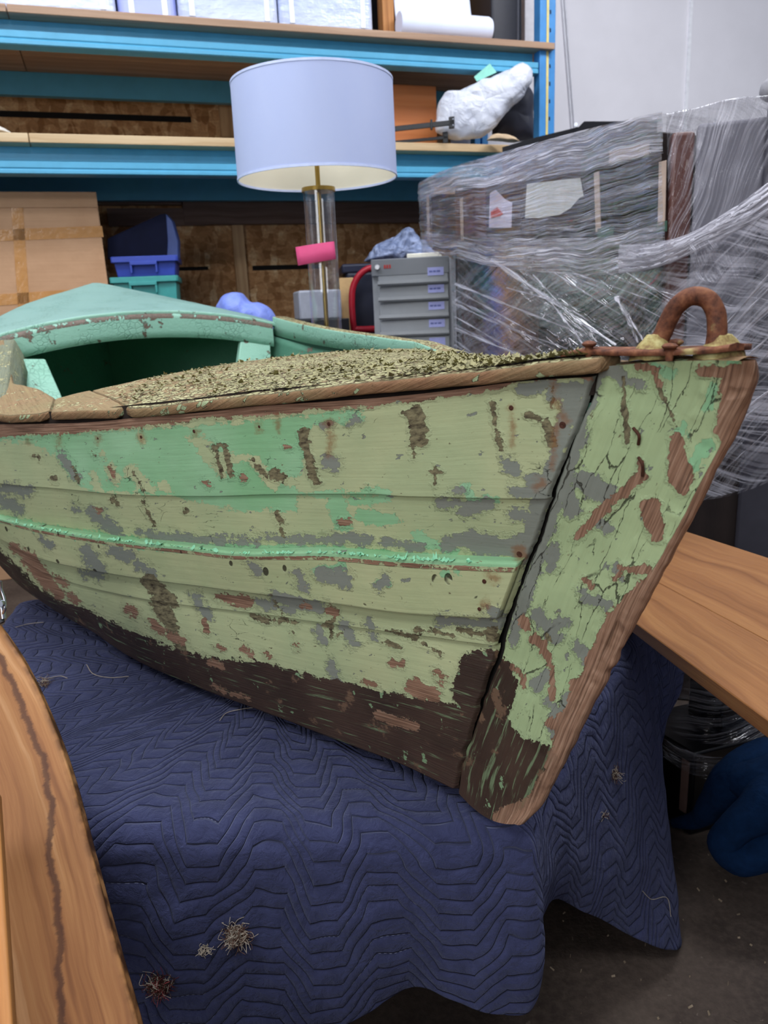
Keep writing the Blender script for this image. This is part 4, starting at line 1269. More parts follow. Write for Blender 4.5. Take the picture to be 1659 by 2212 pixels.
# ------------------------------------------------------------------ setting
def floor_mat():
    g = G('dark_concrete'); ob = g.pos()
    n = g.noise(ob, 3, 6, .6); f = g.noise(ob, 60, 5, .6)
    c = g.ramp(n, [(.3, '#352c27'), (.5, '#483d36'), (.7, '#5a4e45')])
    c = g.mix(g.lin(f, .4, .75, 0, .4), c, '#6e6156')
    c = g.mix(g.step(g.noise(ob, 45, 3, .5), .70, .73), c, '#6a5f54')
    return g.done(g.bsdf(color=c, rough=.75, normal=g.bump(f, 1., .002), spec=.3))


struct('floor', [(-5, -2, 0), (6, -2, 0), (6, 8.5, 0), (-5, 8.5, 0)], [(0, 1, 2, 3)], floor_mat(), smooth=False)
# crumbs and shavings strewn on the floor
V = []; F = []
for i in range(150):
    p = np.array([rng.uniform(.25, 1.3), rng.uniform(.75, 1.7), .001]); a = rng.uniform(0, 6.3); l = rng.uniform(.001, .006) ; w_ = rng.uniform(.0006, .0018)
    t = np.array([math.cos(a), math.sin(a), 0]); b = np.array([-t[1], t[0], 0]); k = len(V)
    V += [p - t * l - b * w_, p + t * l - b * w_, p + t * l + b * w_ + [0, 0, .003], p - t * l + b * w_ + [0, 0, .002]]; F.append([k, k + 1, k + 2, k + 3])
o = mesh('floor_litter', V, F, plain('wood_crumbs', '#8a7a66', .9, 0, .4, 20), loc=(.8, 1.2, 0), kind='stuff')
tag(o, 'pale wood crumbs and shavings strewn on the dark concrete floor', 'litter')

# ------------------------------------------------------------------ pallet rack along the back
DV = np.array([.949, .316, 0]); QV = np.array([-.316, .949, 0]); UP = np.array([0, 0, 1.0])
R0 = W(0, 300, 3.9); R0[2] = 0


def rk(px, py, d=0.):
    """along-rack distance s and height z of the pixel, on the plane d behind the rack's front"""
    p = Wplane(px, py, R0 + QV * d, QV)
    return (p - R0) @ DV, p[2]


def RP(s, d, z): return R0 + DV * s + QV * d + UP * z


def rbox(mb_, s0, s1, d0, d1, z0, z1):
    return mb_.box(RP(s0, d0, z0), DV * (s1 - s0), QV * (d1 - d0), UP * (z1 - z0))


sE = rk(1176, 120)[0]                       # right-hand upright
zU = rk(500, 47)[1]; zUb = rk(500, 64)[1]; zUm = rk(500, 92)[1]; zUl = rk(500, 122)[1]
zL = rk(300, 296)[1]; zLb = rk(300, 316)[1]; zLm = rk(300, 350)[1]; zLl = rk(300, 378)[1]
dq = np.linspace(.3, 1.6, 300)
DEP = float(dq[np.argmin([abs(rk(250, 164, d)[1] - zUb) for d in dq])]) + .05
print('DEP', DEP)
print('RACK', sE, zU, zUb, zUm, zUl, zL, zLb, zLm, zLl)
M_BLUE = plain('rack_blue_enamel', '#55a4c8', .42, 0, .06, 12)
M_POST = plain('post_blue_enamel', '#3f86c4', .42, 0, .1, 12)
M_PINE = wood('shelf_pine', '#8d6f59', '#a98a72', '#c0a188', ring=22)
M_PALEPINE = wood('pale_pine', '#b3936a', '#cbb08a', '#dcc6a2', ring=22)
rack = thing('pallet_rack', 'blue steel pallet rack with plank shelves along the back wall', 'rack', RP(sE / 2, DEP / 2, 0))
sA = -1.2
for (z, zb, zm, zl) in ((zU, zUb, zUm, zUl), (zL, zLb, zLm, zLl)):
    for d0, sg in ((.03, 1), (DEP - .03, -1)):
        # step beam: recessed upper web, bulging lower lip with a groove
        if sg > 0:
            pr_ = [(.065, zb), (.065, zm + .012), (.0, zm - .004), (.0, zm - .03), (.004, zm - .036), (.0, zm - .042), (.0, zl + .004), (.006, zl), (.085, zl), (.085, zb)]
        else:
            pr_ = [(DEP - .05, zb), (DEP - .05, zl), (DEP, zl), (DEP, zb)]
        Vb = [RP(s, d, zz) for s in (sA, sE - .04) for d, zz in pr_]
        k = len(pr_)
        Fb = [[i, (i + 1) % k, (i + 1) % k + k, i + k] for i in range(k)] + [list(range(k))[::-1], list(range(k, 2 * k))]
        mesh('beam', Vb, Fb, M_BLUE, rack, smooth=False)
    # shelf boards, side by side
    cuts = [sA, rk(18, 40)[0] if z == zU else rk(64, 305)[0], sE + (.05 if z == zU else -.03)]
    for s0, s1 in zip(cuts[:-1], cuts[1:]):
        for j in range(3):
            dd = DEP / 3
            m_ = rbox(MB(), s0 + .002, s1 - .002, -.03 + j * dd, -.03 + (j + 1) * dd - .003, zb + .001, z)
            m_.build('shelf_board', M_PALEPINE if z == zL else M_PINE, rack, bevel=.003)
for d0 in (.0, DEP - .07):
    m_ = MB()
    rbox(m_, sE - .03, sE + .012, d0, d0 + .07, 0, 3.6)
    rbox(m_, sE + .03, sE + .075, d0 + .01, d0 + .07, 0, 3.6)
    rbox(m_, sE + .01, sE + .034, d0 + .03, d0 + .06, 0, 3.6)
    up = m_.build('upright', M_POST, rack, bevel=.004)
    if d0 == 0:
        rbox(MB(), sE + .014, sE + .028, .004, .03, .2, 3.6).build('yellow_strip', plain('pale_yellow', '#d9c77e', .6), up)
        msl = plain('slot_black', '#111318', .8)
        for i in range(14):
            rbox(MB(), sE + .036, sE + .044, .0085, .012, 1.9 + i * .09, 1.92 + i * .09).build('slot', msl, up)
rbox(MB(), sA - .05, sA + .03, 0, .07, 0, 3.6).build('upright', M_POST, rack, bevel=.004)

# ------------------------------------------------------------------ walls
def osb_mat():
    g = G('strand_board'); ob = g.pos()
    p = g.map(ob, (1, 1, 1), rot=(0, 0, math.radians(-18.4)))
    v1 = g.n('ShaderNodeTexVoronoi', {'Vector': g.map(g.comb(g.add(g.sep(p)[0], g.mul(g.noise(p, 7, 2), .1)), 0., g.add(g.sep(p)[2], g.mul(g.noise(p, 6, 2), .14))), (26, 1, 11), rot=(0, .5, 0)), 'Scale': 1.}, feature='F1')
    v2 = g.n('ShaderNodeTexVoronoi', {'Vector': g.map(p, (14, 1, 34), rot=(0, .9, 0)), 'Scale': 1.}, feature='F1')
    r = g.sep(v1.outputs['Color'])[0]; r2 = g.sep(v2.outputs['Color'])[1]
    c = g.ramp(g.add(g.mul(r, .6), g.mul(r2, .4)), [(.15, '#94683f'), (.5, '#bd8e60'), (.8, '#d3aa7c'), (.95, '#e8c99d')])
    c = g.mix(g.lin(g.noise(p, 70, 3), .4, .7, 0, .4), c, '#7d583a')
    return g.done(g.bsdf(color=c, rough=.75, spec=.25))


M_OSB = osb_mat()
DW = DEP + .12


def wbox(name, s0, s1, d0, d1, z0, z1, m_):
    m = rbox(MB(), s0, s1, d0, d1, z0, z1)
    o = m.build(name, m_, None)
    o['kind'] = 'structure'
    return o


wbox('wall_back', -4, sE - .12, DW, DW + .12, 0, 4.6, M_OSB)
M_WHITE = plain('white_wall_panel', '#e6e4ea', .55, 0, .03, 3)
wbox('wall_right', sE - .12, sE + 5.2, DW - .0, DW + .12, 0, 4.6, M_WHITE)
M_BLOCK = wood('wall_stud', '#97744f', '#b8936a', '#cdaa80', ring=20)
M_DARKW = wood('dark_header', '#4a3830', '#6b544a', '#80695e', ring=20)
i_ = 1
def trim(px0, py0, px1, py1, thick, m_):
    global i_
    d = DW - thick
    s0, z1 = rk(px0, py0, d); s1, z0 = rk(px1, py1, d)
    s1b, _ = rk(px1, py0, d)
    wbox('trim_%d' % i_, s0, s1, d, DW - .001, z0, z1, m_); i_ += 1


trim(500, 486, 543, 700, .04, M_BLOCK)                      # stud
trim(472, 222, 508, 296, .04, M_BLOCK)
trim(-300, 412, 392, 442, .05, M_DARKW)                    # dark headers under the lower shelf
trim(392, 416, 930, 480, .06, M_DARKW)
trim(230, 450, 445, 486, .05, M_DARKW)
M_LINE = plain('black_gap', '#120d0a', .9)
trim(385, 577, 450, 583, .004, M_LINE)
trim(545, 574, 700, 580, .004, M_LINE)
trim(-200, 246, 412, 252, .004, M_LINE)
# white battens and a thin conduit on the white wall
s0, _ = rk(1490, 100, DW - .02); wbox('trim_%d' % i_, s0 - .011, s0 + .011, DW - .018, DW - .001, 0, 4.6, plain('white_batten', '#f0f1f6', .4)); i_ += 1
sC, _ = rk(1222, 100, DW - .02)
pa = rk(1214, 0, DW - .012); pb = rk(1236, 290, DW - .012)
c0 = RP(pa[0], DW - .012, pa[1]); c1 = RP(pb[0], DW - .012, pb[1]); dv = (c1 - c0)
for off in (0, .022):
    o = MB().tube([c0 - dv * 1.2 + DV * off, c1 + dv * 2.2 + DV * off], .007 if off == 0 else .005, 10).build('trim_%d' % i_, plain('conduit', '#dddde4', .5), None, smooth=True)
    o['kind'] = 'structure'; i_ += 1

# ------------------------------------------------------------------ generic upright box from its front face in the picture
def fbox(x0, y0, x1, y1, Y, depth, ang=18.4, z0=None, mbx=None):
    a = math.radians(ang); dv = np.array([math.cos(a), math.sin(a), 0]); qv = np.array([-math.sin(a), math.cos(a), 0])
    c = W((x0 + x1) / 2, (y0 + y1) / 2, Y)
    P0 = Wplane(x0, (y0 + y1) / 2, c, qv); P1 = Wplane(x1, (y0 + y1) / 2, c, qv)
    zt = Wplane((x0 + x1) / 2, y0, c, qv)[2]; zb = Wplane((x0 + x1) / 2, y1, c, qv)[2] if z0 is None else z0
    o = P0.copy(); o[2] = zb
    w_ = (P1 - P0) @ dv
    return o, dv * w_, qv * depth, UP * (zt - zb), dv, qv


# ------------------------------------------------------------------ top shelf
M_WRAPW = None


def wrapped_white():
    g = G('white_plastic_wrap'); ob = g.obj()
    n = g.noise(g.map(ob, (3, 3, 9)), 1., 4, .6); f = g.noise(ob, 16, 4, .6)
    c = g.mix(g.lin(n, .3, .7), '#b8c5e8', '#d4def3')
    return g.done(g.bsdf(color=c, rough=.28, normal=g.bump(g.add(n, g.mul(f, .4)), 1., .02), spec=.6))


M_WRAPW = wrapped_white()
M_LILAC = plain('lilac_plastic', '#aab4ee', .35, 0, .06, 4)
grp = 'wrapped bundles on the top shelf'
for (x0, x1, m_, lab, dd) in ((-120, 252, M_WRAPW, 'white plastic wrapped bundle at the left end of the top shelf', .05), (256, 383, M_LILAC, 'lilac plastic wrapped bundle on the top shelf', .08),
                              (387, 601, M_WRAPW, 'white wrapped bundle right of the lilac one on the top shelf', .05), (604, 806, M_WRAPW, 'white wrapped bundle beside the wooden post on the top shelf', .05)):
    s0 = rk(x0, 30, dd)[0]; s1 = rk(x1, 30, dd)[0]
    b = thing('wrapped_bundle', lab, 'bundle', RP((s0 + s1) / 2, .3, zU), grp)
    mm = rbox(MB(), s0, s1, dd, DEP - .05, zU + .001, zU + .62)
    mm.build('package', m_, b, bevel=.03, seg=4)
    for sx in (s0 + .05, s1 - .07):
        rbox(MB(), sx, sx + .025, dd - .004, dd - .0005, zU + .03, zU + .58).build('tape', plain('clear_tape', '#eef3ff', .2), b)
# foam roll with its loose sheet
s0, s1 = rk(868, 40, .0)[0], rk(1064, 40, .0)[0]
M_FOAM = plain('white_foam_sheet', '#dfe6fb', .5, 0, .04, 6)
fr_ = thing('foam_roll', 'white foam sheet rolled at its foot on the top shelf', 'roll', RP((s0 + s1) / 2, .1, zU))
zr = rk(960, 32)[1]; rad_ = (zr - zU) / 2 + .012
c = RP(s0 + .004, .06, zU + rad_ + .002)
MB().lathe(c, [(.0001, 0), (rad_ * .9, 0), (rad_, .01), (rad_, s1 - s0 - .01), (rad_ * .9, s1 - s0 + .004), (.0001, s1 - s0 + .004)], 36, axis=DV).build('rolled_end', M_FOAM, fr_, smooth=True)
rows_ = []
for t in np.linspace(0, 1, 14):
    rows_.append([RP(s, .06 + rad_ * .8 + .12 * t + .004 * math.sin(s * 40), zU + rad_ * 1.55 + .5 * t) for s in np.linspace(s0 + .01, s1 - .07, 24)])
sh = mesh('sheet', np.array(rows_), gridF(14, 24), M_FOAM, fr_)
md = sh.modifiers.new('t', 'SOLIDIFY'); md.thickness = .012
s0, s1 = rk(826, 30, .12)[0], rk(851, 30, .12)[0]
o = rbox(MB(), s0, s1, .12, .2, zU + .001, zU + .6).build('wooden_post', M_FIR, None, bevel=.003, loc=RP(s0, .12, zU)); tag(o, 'short orange wooden post standing on the top shelf before the roll', 'post')
s0, s1 = rk(1062, 40, .2)[0], rk(1128, 40, .2)[0]
bb = thing('black_case', 'dark grey case standing between foam roll and rack post', 'case', RP((s0 + s1) / 2, .4, zU))
rbox(MB(), s0, s1, .2, .5, zU + .001, zU + .6).build('shell', plain('charcoal_plastic', '#2c2d35', .5), bb, bevel=.015, seg=3)
rbox(MB(), s0 + .16, s0 + .17, .194, .2, zU + .03, zU + .56).build('seam_strip', plain('grey_strip', '#55565e', .5), bb)
# shade of the cavity behind the post, put in as a black box
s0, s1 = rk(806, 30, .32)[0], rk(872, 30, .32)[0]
o = rbox(MB(), s0, s1, .34, .5, zU + .001, zU + .55).build('cavity_shade_box', plain('cavity_black', '#101016', .8), None, bevel=.01, loc=RP(s0, .34, zU)); tag(o, 'black box standing in for the dark cavity behind the short wooden post on the top shelf', 'box')
# white pipe cover at the far right end of the shelf
s0, s1 = rk(1128, 60, .45)[0], rk(1147, 60, .45)[0]
o = rbox(MB(), s0, s1, .42, .5, zU + .001, zU + .7).build('white_board', plain('white_board_face', '#dcdae0', .6), None, bevel=.004, loc=RP(s0, .42, zU)); tag(o, 'narrow white board standing right behind the rack post on the top shelf', 'board')

# ------------------------------------------------------------------ middle shelf
s0, _ = rk(800, 290, .2); s1, zt_ = rk(942, 186, .2)
M_CHERRY = wood('cherry_veneer', '#9c5a30', '#b36c3c', '#c58152', ring=9, rough=.4)
def upright_uv(o):
    ul = o.data.uv_layers[0].data
    for l in ul: l.uv = (l.uv[1], l.uv[0])
o = rbox(MB(), s0, s1, .2, .5, zL + .001, zt_).build('wooden_box', M_CHERRY, None, bevel=.004, loc=RP(s0, .12, zL)); tag(o, 'reddish cherry wood box behind the lamp shade on the middle shelf', 'box')


def blob(name, outline, Y, depth, m_, parent, nz=.012, seed=0, freq=9., res=34, flat=.85):
    """puffy closed body whose front outline follows the pixels, given real depth"""
    P = np.array([W(x, y, Y) for x, y in outline])
    n = len(P); P = catmull(np.concatenate([P, P[:1]]), 96)[:-1]
    c = P.mean(0); fwd_ = np.array([0, -1.0, 0])
    rows = []
    for k in range(res):
        a = -math.pi / 2 + math.pi * k / (res - 1)
        sc_ = max(math.cos(a), 0) ** .55
        rows.append(c + (P - c) * max(sc_, .002) + fwd_ * math.sin(a) * depth / 2 * (1 if a > 0 else flat))
    R = np.array(rows)
    cen = R - c
    nn = cen / np.maximum(np.linalg.norm(cen, axis=2, keepdims=True), 1e-6)
    R = R + nn * (nz * (np.abs(vnoise(R, freq, seed, 4)) * 2 - .6))[..., None] * np.clip(np.linalg.norm(cen, axis=2, keepdims=True) / .05, 0, 1)
    o = mesh(name, R, gridF(res, 95, closed=True), m_, parent)
    bm = bmesh.new(); bm.from_mesh(o.data); bmesh.ops.remove_doubles(bm, verts=bm.verts, dist=1e-4); bmesh.ops.recalc_face_normals(bm, faces=bm.faces); bm.to_mesh(o.data); bm.free()
    return o


def plastic_bag_mat(name, a, b, rough=.35, freq=14, dist=.02):
    g = G(name); ob = g.obj()
    v = g.vor(g.add(g.map(ob, (1, 1, 1)), 0.) if False else g.map(ob, (1, 1, 1)), freq, 'SMOOTH_F1'); n = g.noise(ob, freq, 5, .6, 1.2)
    c = g.mix(g.lin(n, .3, .7), a, b)
    return g.done(g.bsdf(color=c, rough=rough, normal=g.bump(g.add(v, n), 1., dist), spec=.5))


M_BAG = plastic_bag_mat('white_plastic_bag', '#c6cbdb', '#dfe2ec', .4, 11, .014)
Ysh = RP(rk(1040, 250, -.01)[0], -.01, 0)[1]
bag = thing('white_bag', 'crumpled white plastic bag leaning on the middle shelf by the rack post', 'bag', W(1030, 300, Ysh))
blob('bag_body', [(944, 222), (946, 285), (965, 296), (1010, 303), (1040, 300), (1062, 285), (1100, 240), (1140, 192), (1152, 168), (1146, 145), (1128, 136), (1100, 150), (1060, 166), (1020, 180), (990, 195), (960, 200)], Ysh, .16, M_BAG, bag, .014, 4, 10)
Yt = Ysh - .02
tb = MB().quadbox([W(1024, 166, Yt), W(1030, 176, Yt), W(1024, 166, Yt + .02), W(1030, 176, Yt + .02), W(1058, 137, Yt), W(1073, 156, Yt), W(1058, 137, Yt + .02), W(1073, 156, Yt + .02)]).build('green_tag', plain('mint_card', '#8fd6c4', .5), bag)
Yd = RP(rk(1100, 250, .38)[0], .38, 0)[1]
o = blob('dark_pillow', [(1062, 300), (1120, 306), (1150, 302), (1152, 250), (1146, 190), (1120, 176), (1090, 200), (1066, 250)], Yd, .2, plain('charcoal_cloth', '#3c3e4c', .6, 0, .15, 8), None, .01, 8, 7)
o.location = Vector(W(1110, 305, Yd)); o.data.transform(Matrix.Translation(-o.location)); tag(o, 'dark grey cushion behind the white plastic bag at the rack post', 'cushion')
o = blob('crumpled_paper', [(1050, 303), (1060, 293), (1085, 290), (1105, 294), (1120, 303)], Ysh - .06, .08, plain('kraft_paper', '#c0a789', .8), None, .006, 3, 20)
o.location = Vector(W(1090, 303, Ysh - .06)); o.data.transform(Matrix.Translation(-o.location)); tag(o, 'crumpled tan paper under the white plastic bag', 'paper')
# two long black bar clamps poking past the lamp shade
M_BLACK = plain('black_steel', '#15151a', .4)
for (pts_, Yq, lab, hd) in (([(770, 287), (982, 264)], 0, 'upper black bar clamp sticking out beside the lamp shade', 22), ([(770, 302), (968, 292)], 1, 'lower black bar clamp lying flat on the middle shelf', 20)):
    Yb = RP(rk(900, 280, -.04 if Yq == 0 else .04)[0], -.04 if Yq == 0 else .04, 0)[1]
    p0, p1 = W(*pts_[0], Yb + .05), W(*pts_[1], Yb)
    p0 = p0 if Yq == 0 else np.array([p0[0], p0[1], zL + .022]); p1 = p1 if Yq == 0 else np.array([p1[0], p1[1], zL + .034])
    cb = thing('bar_clamp', lab, 'clamp', p1, 'black bar clamps on the middle shelf')
    e = (p1 - p0); u_ = e / np.linalg.norm(e); hgt_ = np.array([0, 0, .026 if Yq == 0 else .016])
    MB().box(p0 - hgt_ / 2, e, np.array([0, .012, 0]), hgt_).build('bar', M_BLACK, cb, bevel=.002)
    MB().box(p1 - u_ * .03 - UP * .028, u_ * .03, np.array([0, .02, 0]), UP * .058).build('head', M_BLACK, cb, bevel=.003)
    if Yq == 0:
        MB().box(p1 - u_ * .13 - UP * .024 - [0, .003, 0], u_ * .012, np.array([0, .02, 0]), UP * .05).build('slider', M_BLACK, cb, bevel=.002)
        for dz in (-.014, .016):
            MB().lathe(p1 - u_ * .008 + UP * dz - [0, .002, 0], [(.005, 0), (.004, .002), (.0001, .002)], 12, axis=(0, -1, 0)).build('rivet', M_CHROME, cb)
# small white rope heap at the left end
Yo = RP(0, -.0 + .05, 0)[1]
o = blob('rope_heap', [(-60, 287), (-40, 270), (-10, 272), (10, 277), (24, 287), (0, 289)], Yo - .0, .12, plain('white_rope', '#d8d2c8', .8), None, .006, 3, 40)
o.location = Vector(W(-20, 292, Yo)); o.data.transform(Matrix.Translation(-o.location)); tag(o, 'white cord heap at the left end of the middle shelf', 'cord')
# ------------------------------------------------------------------ cardboard box and totes under the rack
def card_mat():
    g = G('brown_cardboard'); ob = g.obj()
    n = g.noise(ob, 3, 4); f = g.noise(g.map(ob, (1, 1, 60)), 3, 3)
    c = g.mix(g.lin(n, .3, .7), '#b98f6c', '#c89f7c')
    c = g.mix(g.lin(f, .4, .7, 0, .12), c, '#8f6a4a')
    return g.done(g.bsdf(color=c, rough=.7, normal=g.bump(g.noise(ob, 8, 3), 1., .006), spec=.3))


M_CARD = card_mat()
M_TAPE = plain('parcel_tape', '#c08a50', .22, 0, .06, 20, spec=.6, bump=.004)
YB = RP(rk(120, 500, .10)[0], .10, 0)[1]
o_, e1_, e2_, e3_, dv, qv = fbox(-330, 414, 226, 700, YB, .5, 18.4, z0=0.0)
cb = thing('cardboard_box', 'tall brown cardboard box with tape standing under the rack at left', 'box', o_ + e1_ / 2 + e2_ / 2)
MB().box(o_, e1_, e2_, e3_).build('carton', M_CARD, cb, bevel=.006)
H_ = e3_[2]; Lb = np.linalg.norm(e1_)
def tape(s0, z0, s1, z1, w_):
    a = o_ + dv * s0 + UP * z0 - qv * .002; b = o_ + dv * s1 + UP * z1 - qv * .002
    t = (b - a) / np.linalg.norm(b - a); n2 = np.cross(t, qv)
    MB().box(a - n2 * w_ / 2, b - a, n2 * w_, qv * .0015).build('tape_strip', M_TAPE, cb)
def ts(px, py):
    p = Wplane(px, py, o_, qv); return (p - o_) @ dv, p[2] - o_[2]
tape(*ts(35, 418), *ts(58, 760), .055)
tape(*ts(-300, 520), *ts(222, 500), .055)
tape(*ts(-300, 668), *ts(236, 632), .055)
# flap shadow line: the top flap
MB().box(o_ + UP * (H_ - .075) - qv * .005, e1_, qv * .004, UP * .075).build('top_flap', M_CARD, cb, bevel=.002)

# stacked totes
M_TOTEB = plain('blue_plastic_tote', '#3349a8', .4, 0, .06)
M_TOTEG = plain('teal_plastic_tote', '#3f9a96', .4, 0, .06)
YT = RP(rk(300, 560, .22)[0], .22, 0)[1]


def tote(name, label, x0, y0, x1, y1, m_, z0=None, grp_='stacked plastic totes'):
    o1, a1, b1, c1, dv, qv = fbox(x0, y0, x1, y1, YT, .34, 10, z0=z0)
    t = thing(name, label, 'tote', o1 + a1 / 2 + b1 / 2, grp_)
    wv = np.linalg.norm(a1); h = c1[2]; ins = .012
    # tapered shell with open top
    A = o1 + dv * ins * 1.5 + qv * ins * 1.5
    r0 = [A, A + dv * (wv - 3 * ins), A + dv * (wv - 3 * ins) + qv * (.34 - 3 * ins), A + qv * (.34 - 3 * ins)]
    B = o1 + dv * ins * .5 + qv * ins * .5 + UP * (h - .01)
    r1 = [B, B + dv * (wv - ins), B + dv * (wv - ins) + qv * (.34 - ins), B + qv * (.34 - ins)]
    i1 = [p + UP * .0 for p in r1]; cx_ = sum(r1) / 4
    i1 = [p + (cx_ - p) * .04 for p in r1]; i0 = [p + (cx_ * [1, 1, 0] + np.array([0, 0, p[2]]) - p) * .05 + UP * .012 for p in r0]
    V_ = r0 + r1 + i1 + i0
    F_ = [[3, 2, 1, 0]] + [[i, (i + 1) % 4, (i + 1) % 4 + 4, i + 4] for i in range(4)] + [[i + 4, (i + 1) % 4 + 4, (i + 1) % 4 + 8, i + 8] for i in range(4)] + [[i + 8, (i + 1) % 4 + 8, (i + 1) % 4 + 12, i + 12] for i in range(4)] + [[12, 13, 14, 15]]
    MB().poly(V_, F_).build('shell', m_, t, bevel=.004)
    R_ = MB()
    R_.box(o1 + UP * (h - .03) - qv * .012, a1, qv * .014, UP * .03).box(o1 + UP * (h - .03) + b1 - qv * .002, a1, qv * .014, UP * .03)
    R_.box(o1 + UP * (h - .03) - dv * .006, dv * .014, b1, UP * .03).box(o1 + UP * (h - .03) + a1 - dv * .008, dv * .014, b1, UP * .03)
    R_.build('rim', m_, t, bevel=.003)
    hm = MB()
    hm.box(o1 + dv * wv * .27 + UP * (h - .085) - qv * .016, dv * wv * .03, qv * .02, UP * .06).box(o1 + dv * wv * .66 + UP * (h - .085) - qv * .016, dv * wv * .03, qv * .02, UP * .06).box(o1 + dv * wv * .27 + UP * (h - .045) - qv * .018, dv * wv * .42, qv * .012, UP * .018)
    hm.build('handle', m_, t, bevel=.002)
    return o1, a1, b1, c1


og = tote('plastic_tote', 'teal plastic tote under the blue one beside the cardboard box', 246, 597, 388, 720, M_TOTEG, z0=None)
sb_ = thing('floor_crate', 'plain crate under the teal tote behind the stern deck', 'crate', og[0] + og[1] / 2 + og[2] / 2 - UP * og[0][2])
MB().box(np.array([*og[0][:2], 0]), og[1], og[2], UP * (og[0][2] - .001)).build('crate_shell', M_TABLE, sb_, bevel=.004)
obx = tote('plastic_tote', 'blue plastic tote stacked on the teal one beside the cardboard box', 243, 553, 383, 597, M_TOTEB, z0=og[0][2] + og[3][2])
M_NAVY = plain('navy_foam', '#0d1330', .9, 0, .2, 12)
nb_ = thing('navy_board', 'dark navy tilted tray standing up in the blue tote', 'tray', obx[0] + obx[1] / 2 + obx[2] / 2)
Yn = YT + .12
def wedge(P, m_, name, parent, th_=.04):
    A = [W(x, y, Yn) for x, y in P]; n = len(A)
    V_ = A + [a + np.array([0, th_, 0]) for a in A]
    MB().poly(V_, [list(range(n)), list(range(n, 2 * n))[::-1]] + [[i, i + n, (i + 1) % n + n, (i + 1) % n] for i in range(n)]).build(name, m_, parent, bevel=.004)
wedge([(232, 560), (232, 515), (345, 463), (357, 461), (364, 480), (372, 560)], M_NAVY, 'tray_bottom', nb_)
Yn -= .01
wedge([(358, 462), (372, 478), (384, 520), (384, 560), (360, 560), (362, 520)], plain('blue_tray_edge', '#44568f', .5), 'tray_side', nb_, .06)

# blue bag beyond the stern and grey bucket
YW = 4.0
Yv = 3.7
M_BBAG = plastic_bag_mat('periwinkle_bag', '#7288dc', '#8ea0ee', .5, 9, .01)
bbag = thing('blue_bag', 'periwinkle blue plastic bag beyond the stern deck below the wall stud', 'bag', np.array([*W(540, 660, Yv)[:2], 0]))
blob('bag_body', [(470, 660), (482, 640), (500, 631), (522, 632), (538, 650), (560, 652), (582, 664), (596, 684), (600, 720), (560, 740), (500, 735), (466, 700)], Yv, .3, M_BBAG, bbag, .008, 6, 8)
zt_ = W(540, 725, Yv)[2]
MB().aabb((W(480, 690, Yv)[0], Yv - .12, 0), (W(590, 690, Yv)[0], Yv + .14, zt_)).build('full_base', M_BBAG, bbag, bevel=.05, seg=4)
Yg = 4.05
o1, a1, b1, c1, dv, qv = fbox(646, 626, 738, 690, Yg, .25, 12)
gb = thing('grey_bin', 'pale grey plastic bin seen behind the lamp column', 'bin', o1 + a1 / 2 + b1 / 2 - UP * o1[2])
MB().box(o1, a1, b1, c1).build('tub', plain('pale_grey_plastic', '#a9adb8', .45), gb, bevel=.01, seg=3)
MB().box(o1 - dv * .03 - qv * .03 - UP * o1[2], a1 + dv * .06, b1 + qv * .06, UP * (o1[2] - .0)).build('stand', M_BLACK, gb, bevel=.004)

# ------------------------------------------------------------------ lamp
YL = 3.1
lc_ = W(700, 560, YL)
axis_x = lambda y: 0
lampc = np.array([*W(697, 500, YL)[:2], 0])
zsb = W(690, 387, YL)[2]; zst = W(680, 182, YL)[2]
pl_, pr2 = W(514, 387, YL), W(858, 375, YL)
rS = np.linalg.norm(pr2 - pl_) / 2
cS = np.array([*((pl_ + pr2) / 2)[:2], 0])
lampc = cS
zc0 = W(700, 728, YL)[2]
zcap = W(693, 408, YL)[2]
lamp = thing('table_lamp', 'large table lamp with a white drum shade and clear glass column', 'lamp', (*lampc[:2], zc0 - .25))


def shade_mat():
    g = G('white_shade_fabric'); ob = g.obj()
    n = g.noise(g.map(ob, (3, 3, 1)), 2., 3)
    c = g.mix(n, '#b6c2ea', '#c3cdee')
    geo = g.n('ShaderNodeNewGeometry')
    c2 = g.mix(geo.outputs['Backfacing'], c, '#ece4cf')
    tr = g.n('ShaderNodeBsdfTranslucent', {'Color': c2}).outputs[0]
    b = g.bsdf(color=c2, rough=.75, spec=.2)
    return g.done(g.n('ShaderNodeMixShader', {'Fac': .18, 1: b, 2: tr}).outputs[0])


M_SHADE = shade_mat()
MB().lathe((*lampc[:2], 0), [(rS * .995, zsb), (rS * .985, zst)], 96).build('lamp_shade', M_SHADE, lamp, smooth=True)
M_TRIM = plain('shade_hem', '#c6d0f0', .6)
for z, k in ((zsb, .995), (zst, .985)):
    MB().lathe((*lampc[:2], 0), [(rS * k - .003, z - .003), (rS * k + .0015, z - .003), (rS * k + .0015, z + .005), (rS * k - .003, z + .005), (rS * k - .003, z - .003)], 96).build('shade_hem', M_TRIM, lamp, smooth=True)
M_BRASS = plain('aged_brass', '#a58a4c', .3, 1., .08)
MB().tube([(*lampc[:2], zc0 - .2), (*lampc[:2], zst - .02)], .009, 16).build('stem', M_BRASS, lamp, smooth=True)
sp = MB()
for a in (0, 2.1, 4.2):
    sp.tube([(*lampc[:2], zst - .03), (lampc[0] + rS * .98 * math.cos(a), lampc[1] + rS * .98 * math.sin(a), zst - .012)], .003, 8)
sp.build('spider', M_BRASS, lamp, smooth=True)
rg_ = .0585
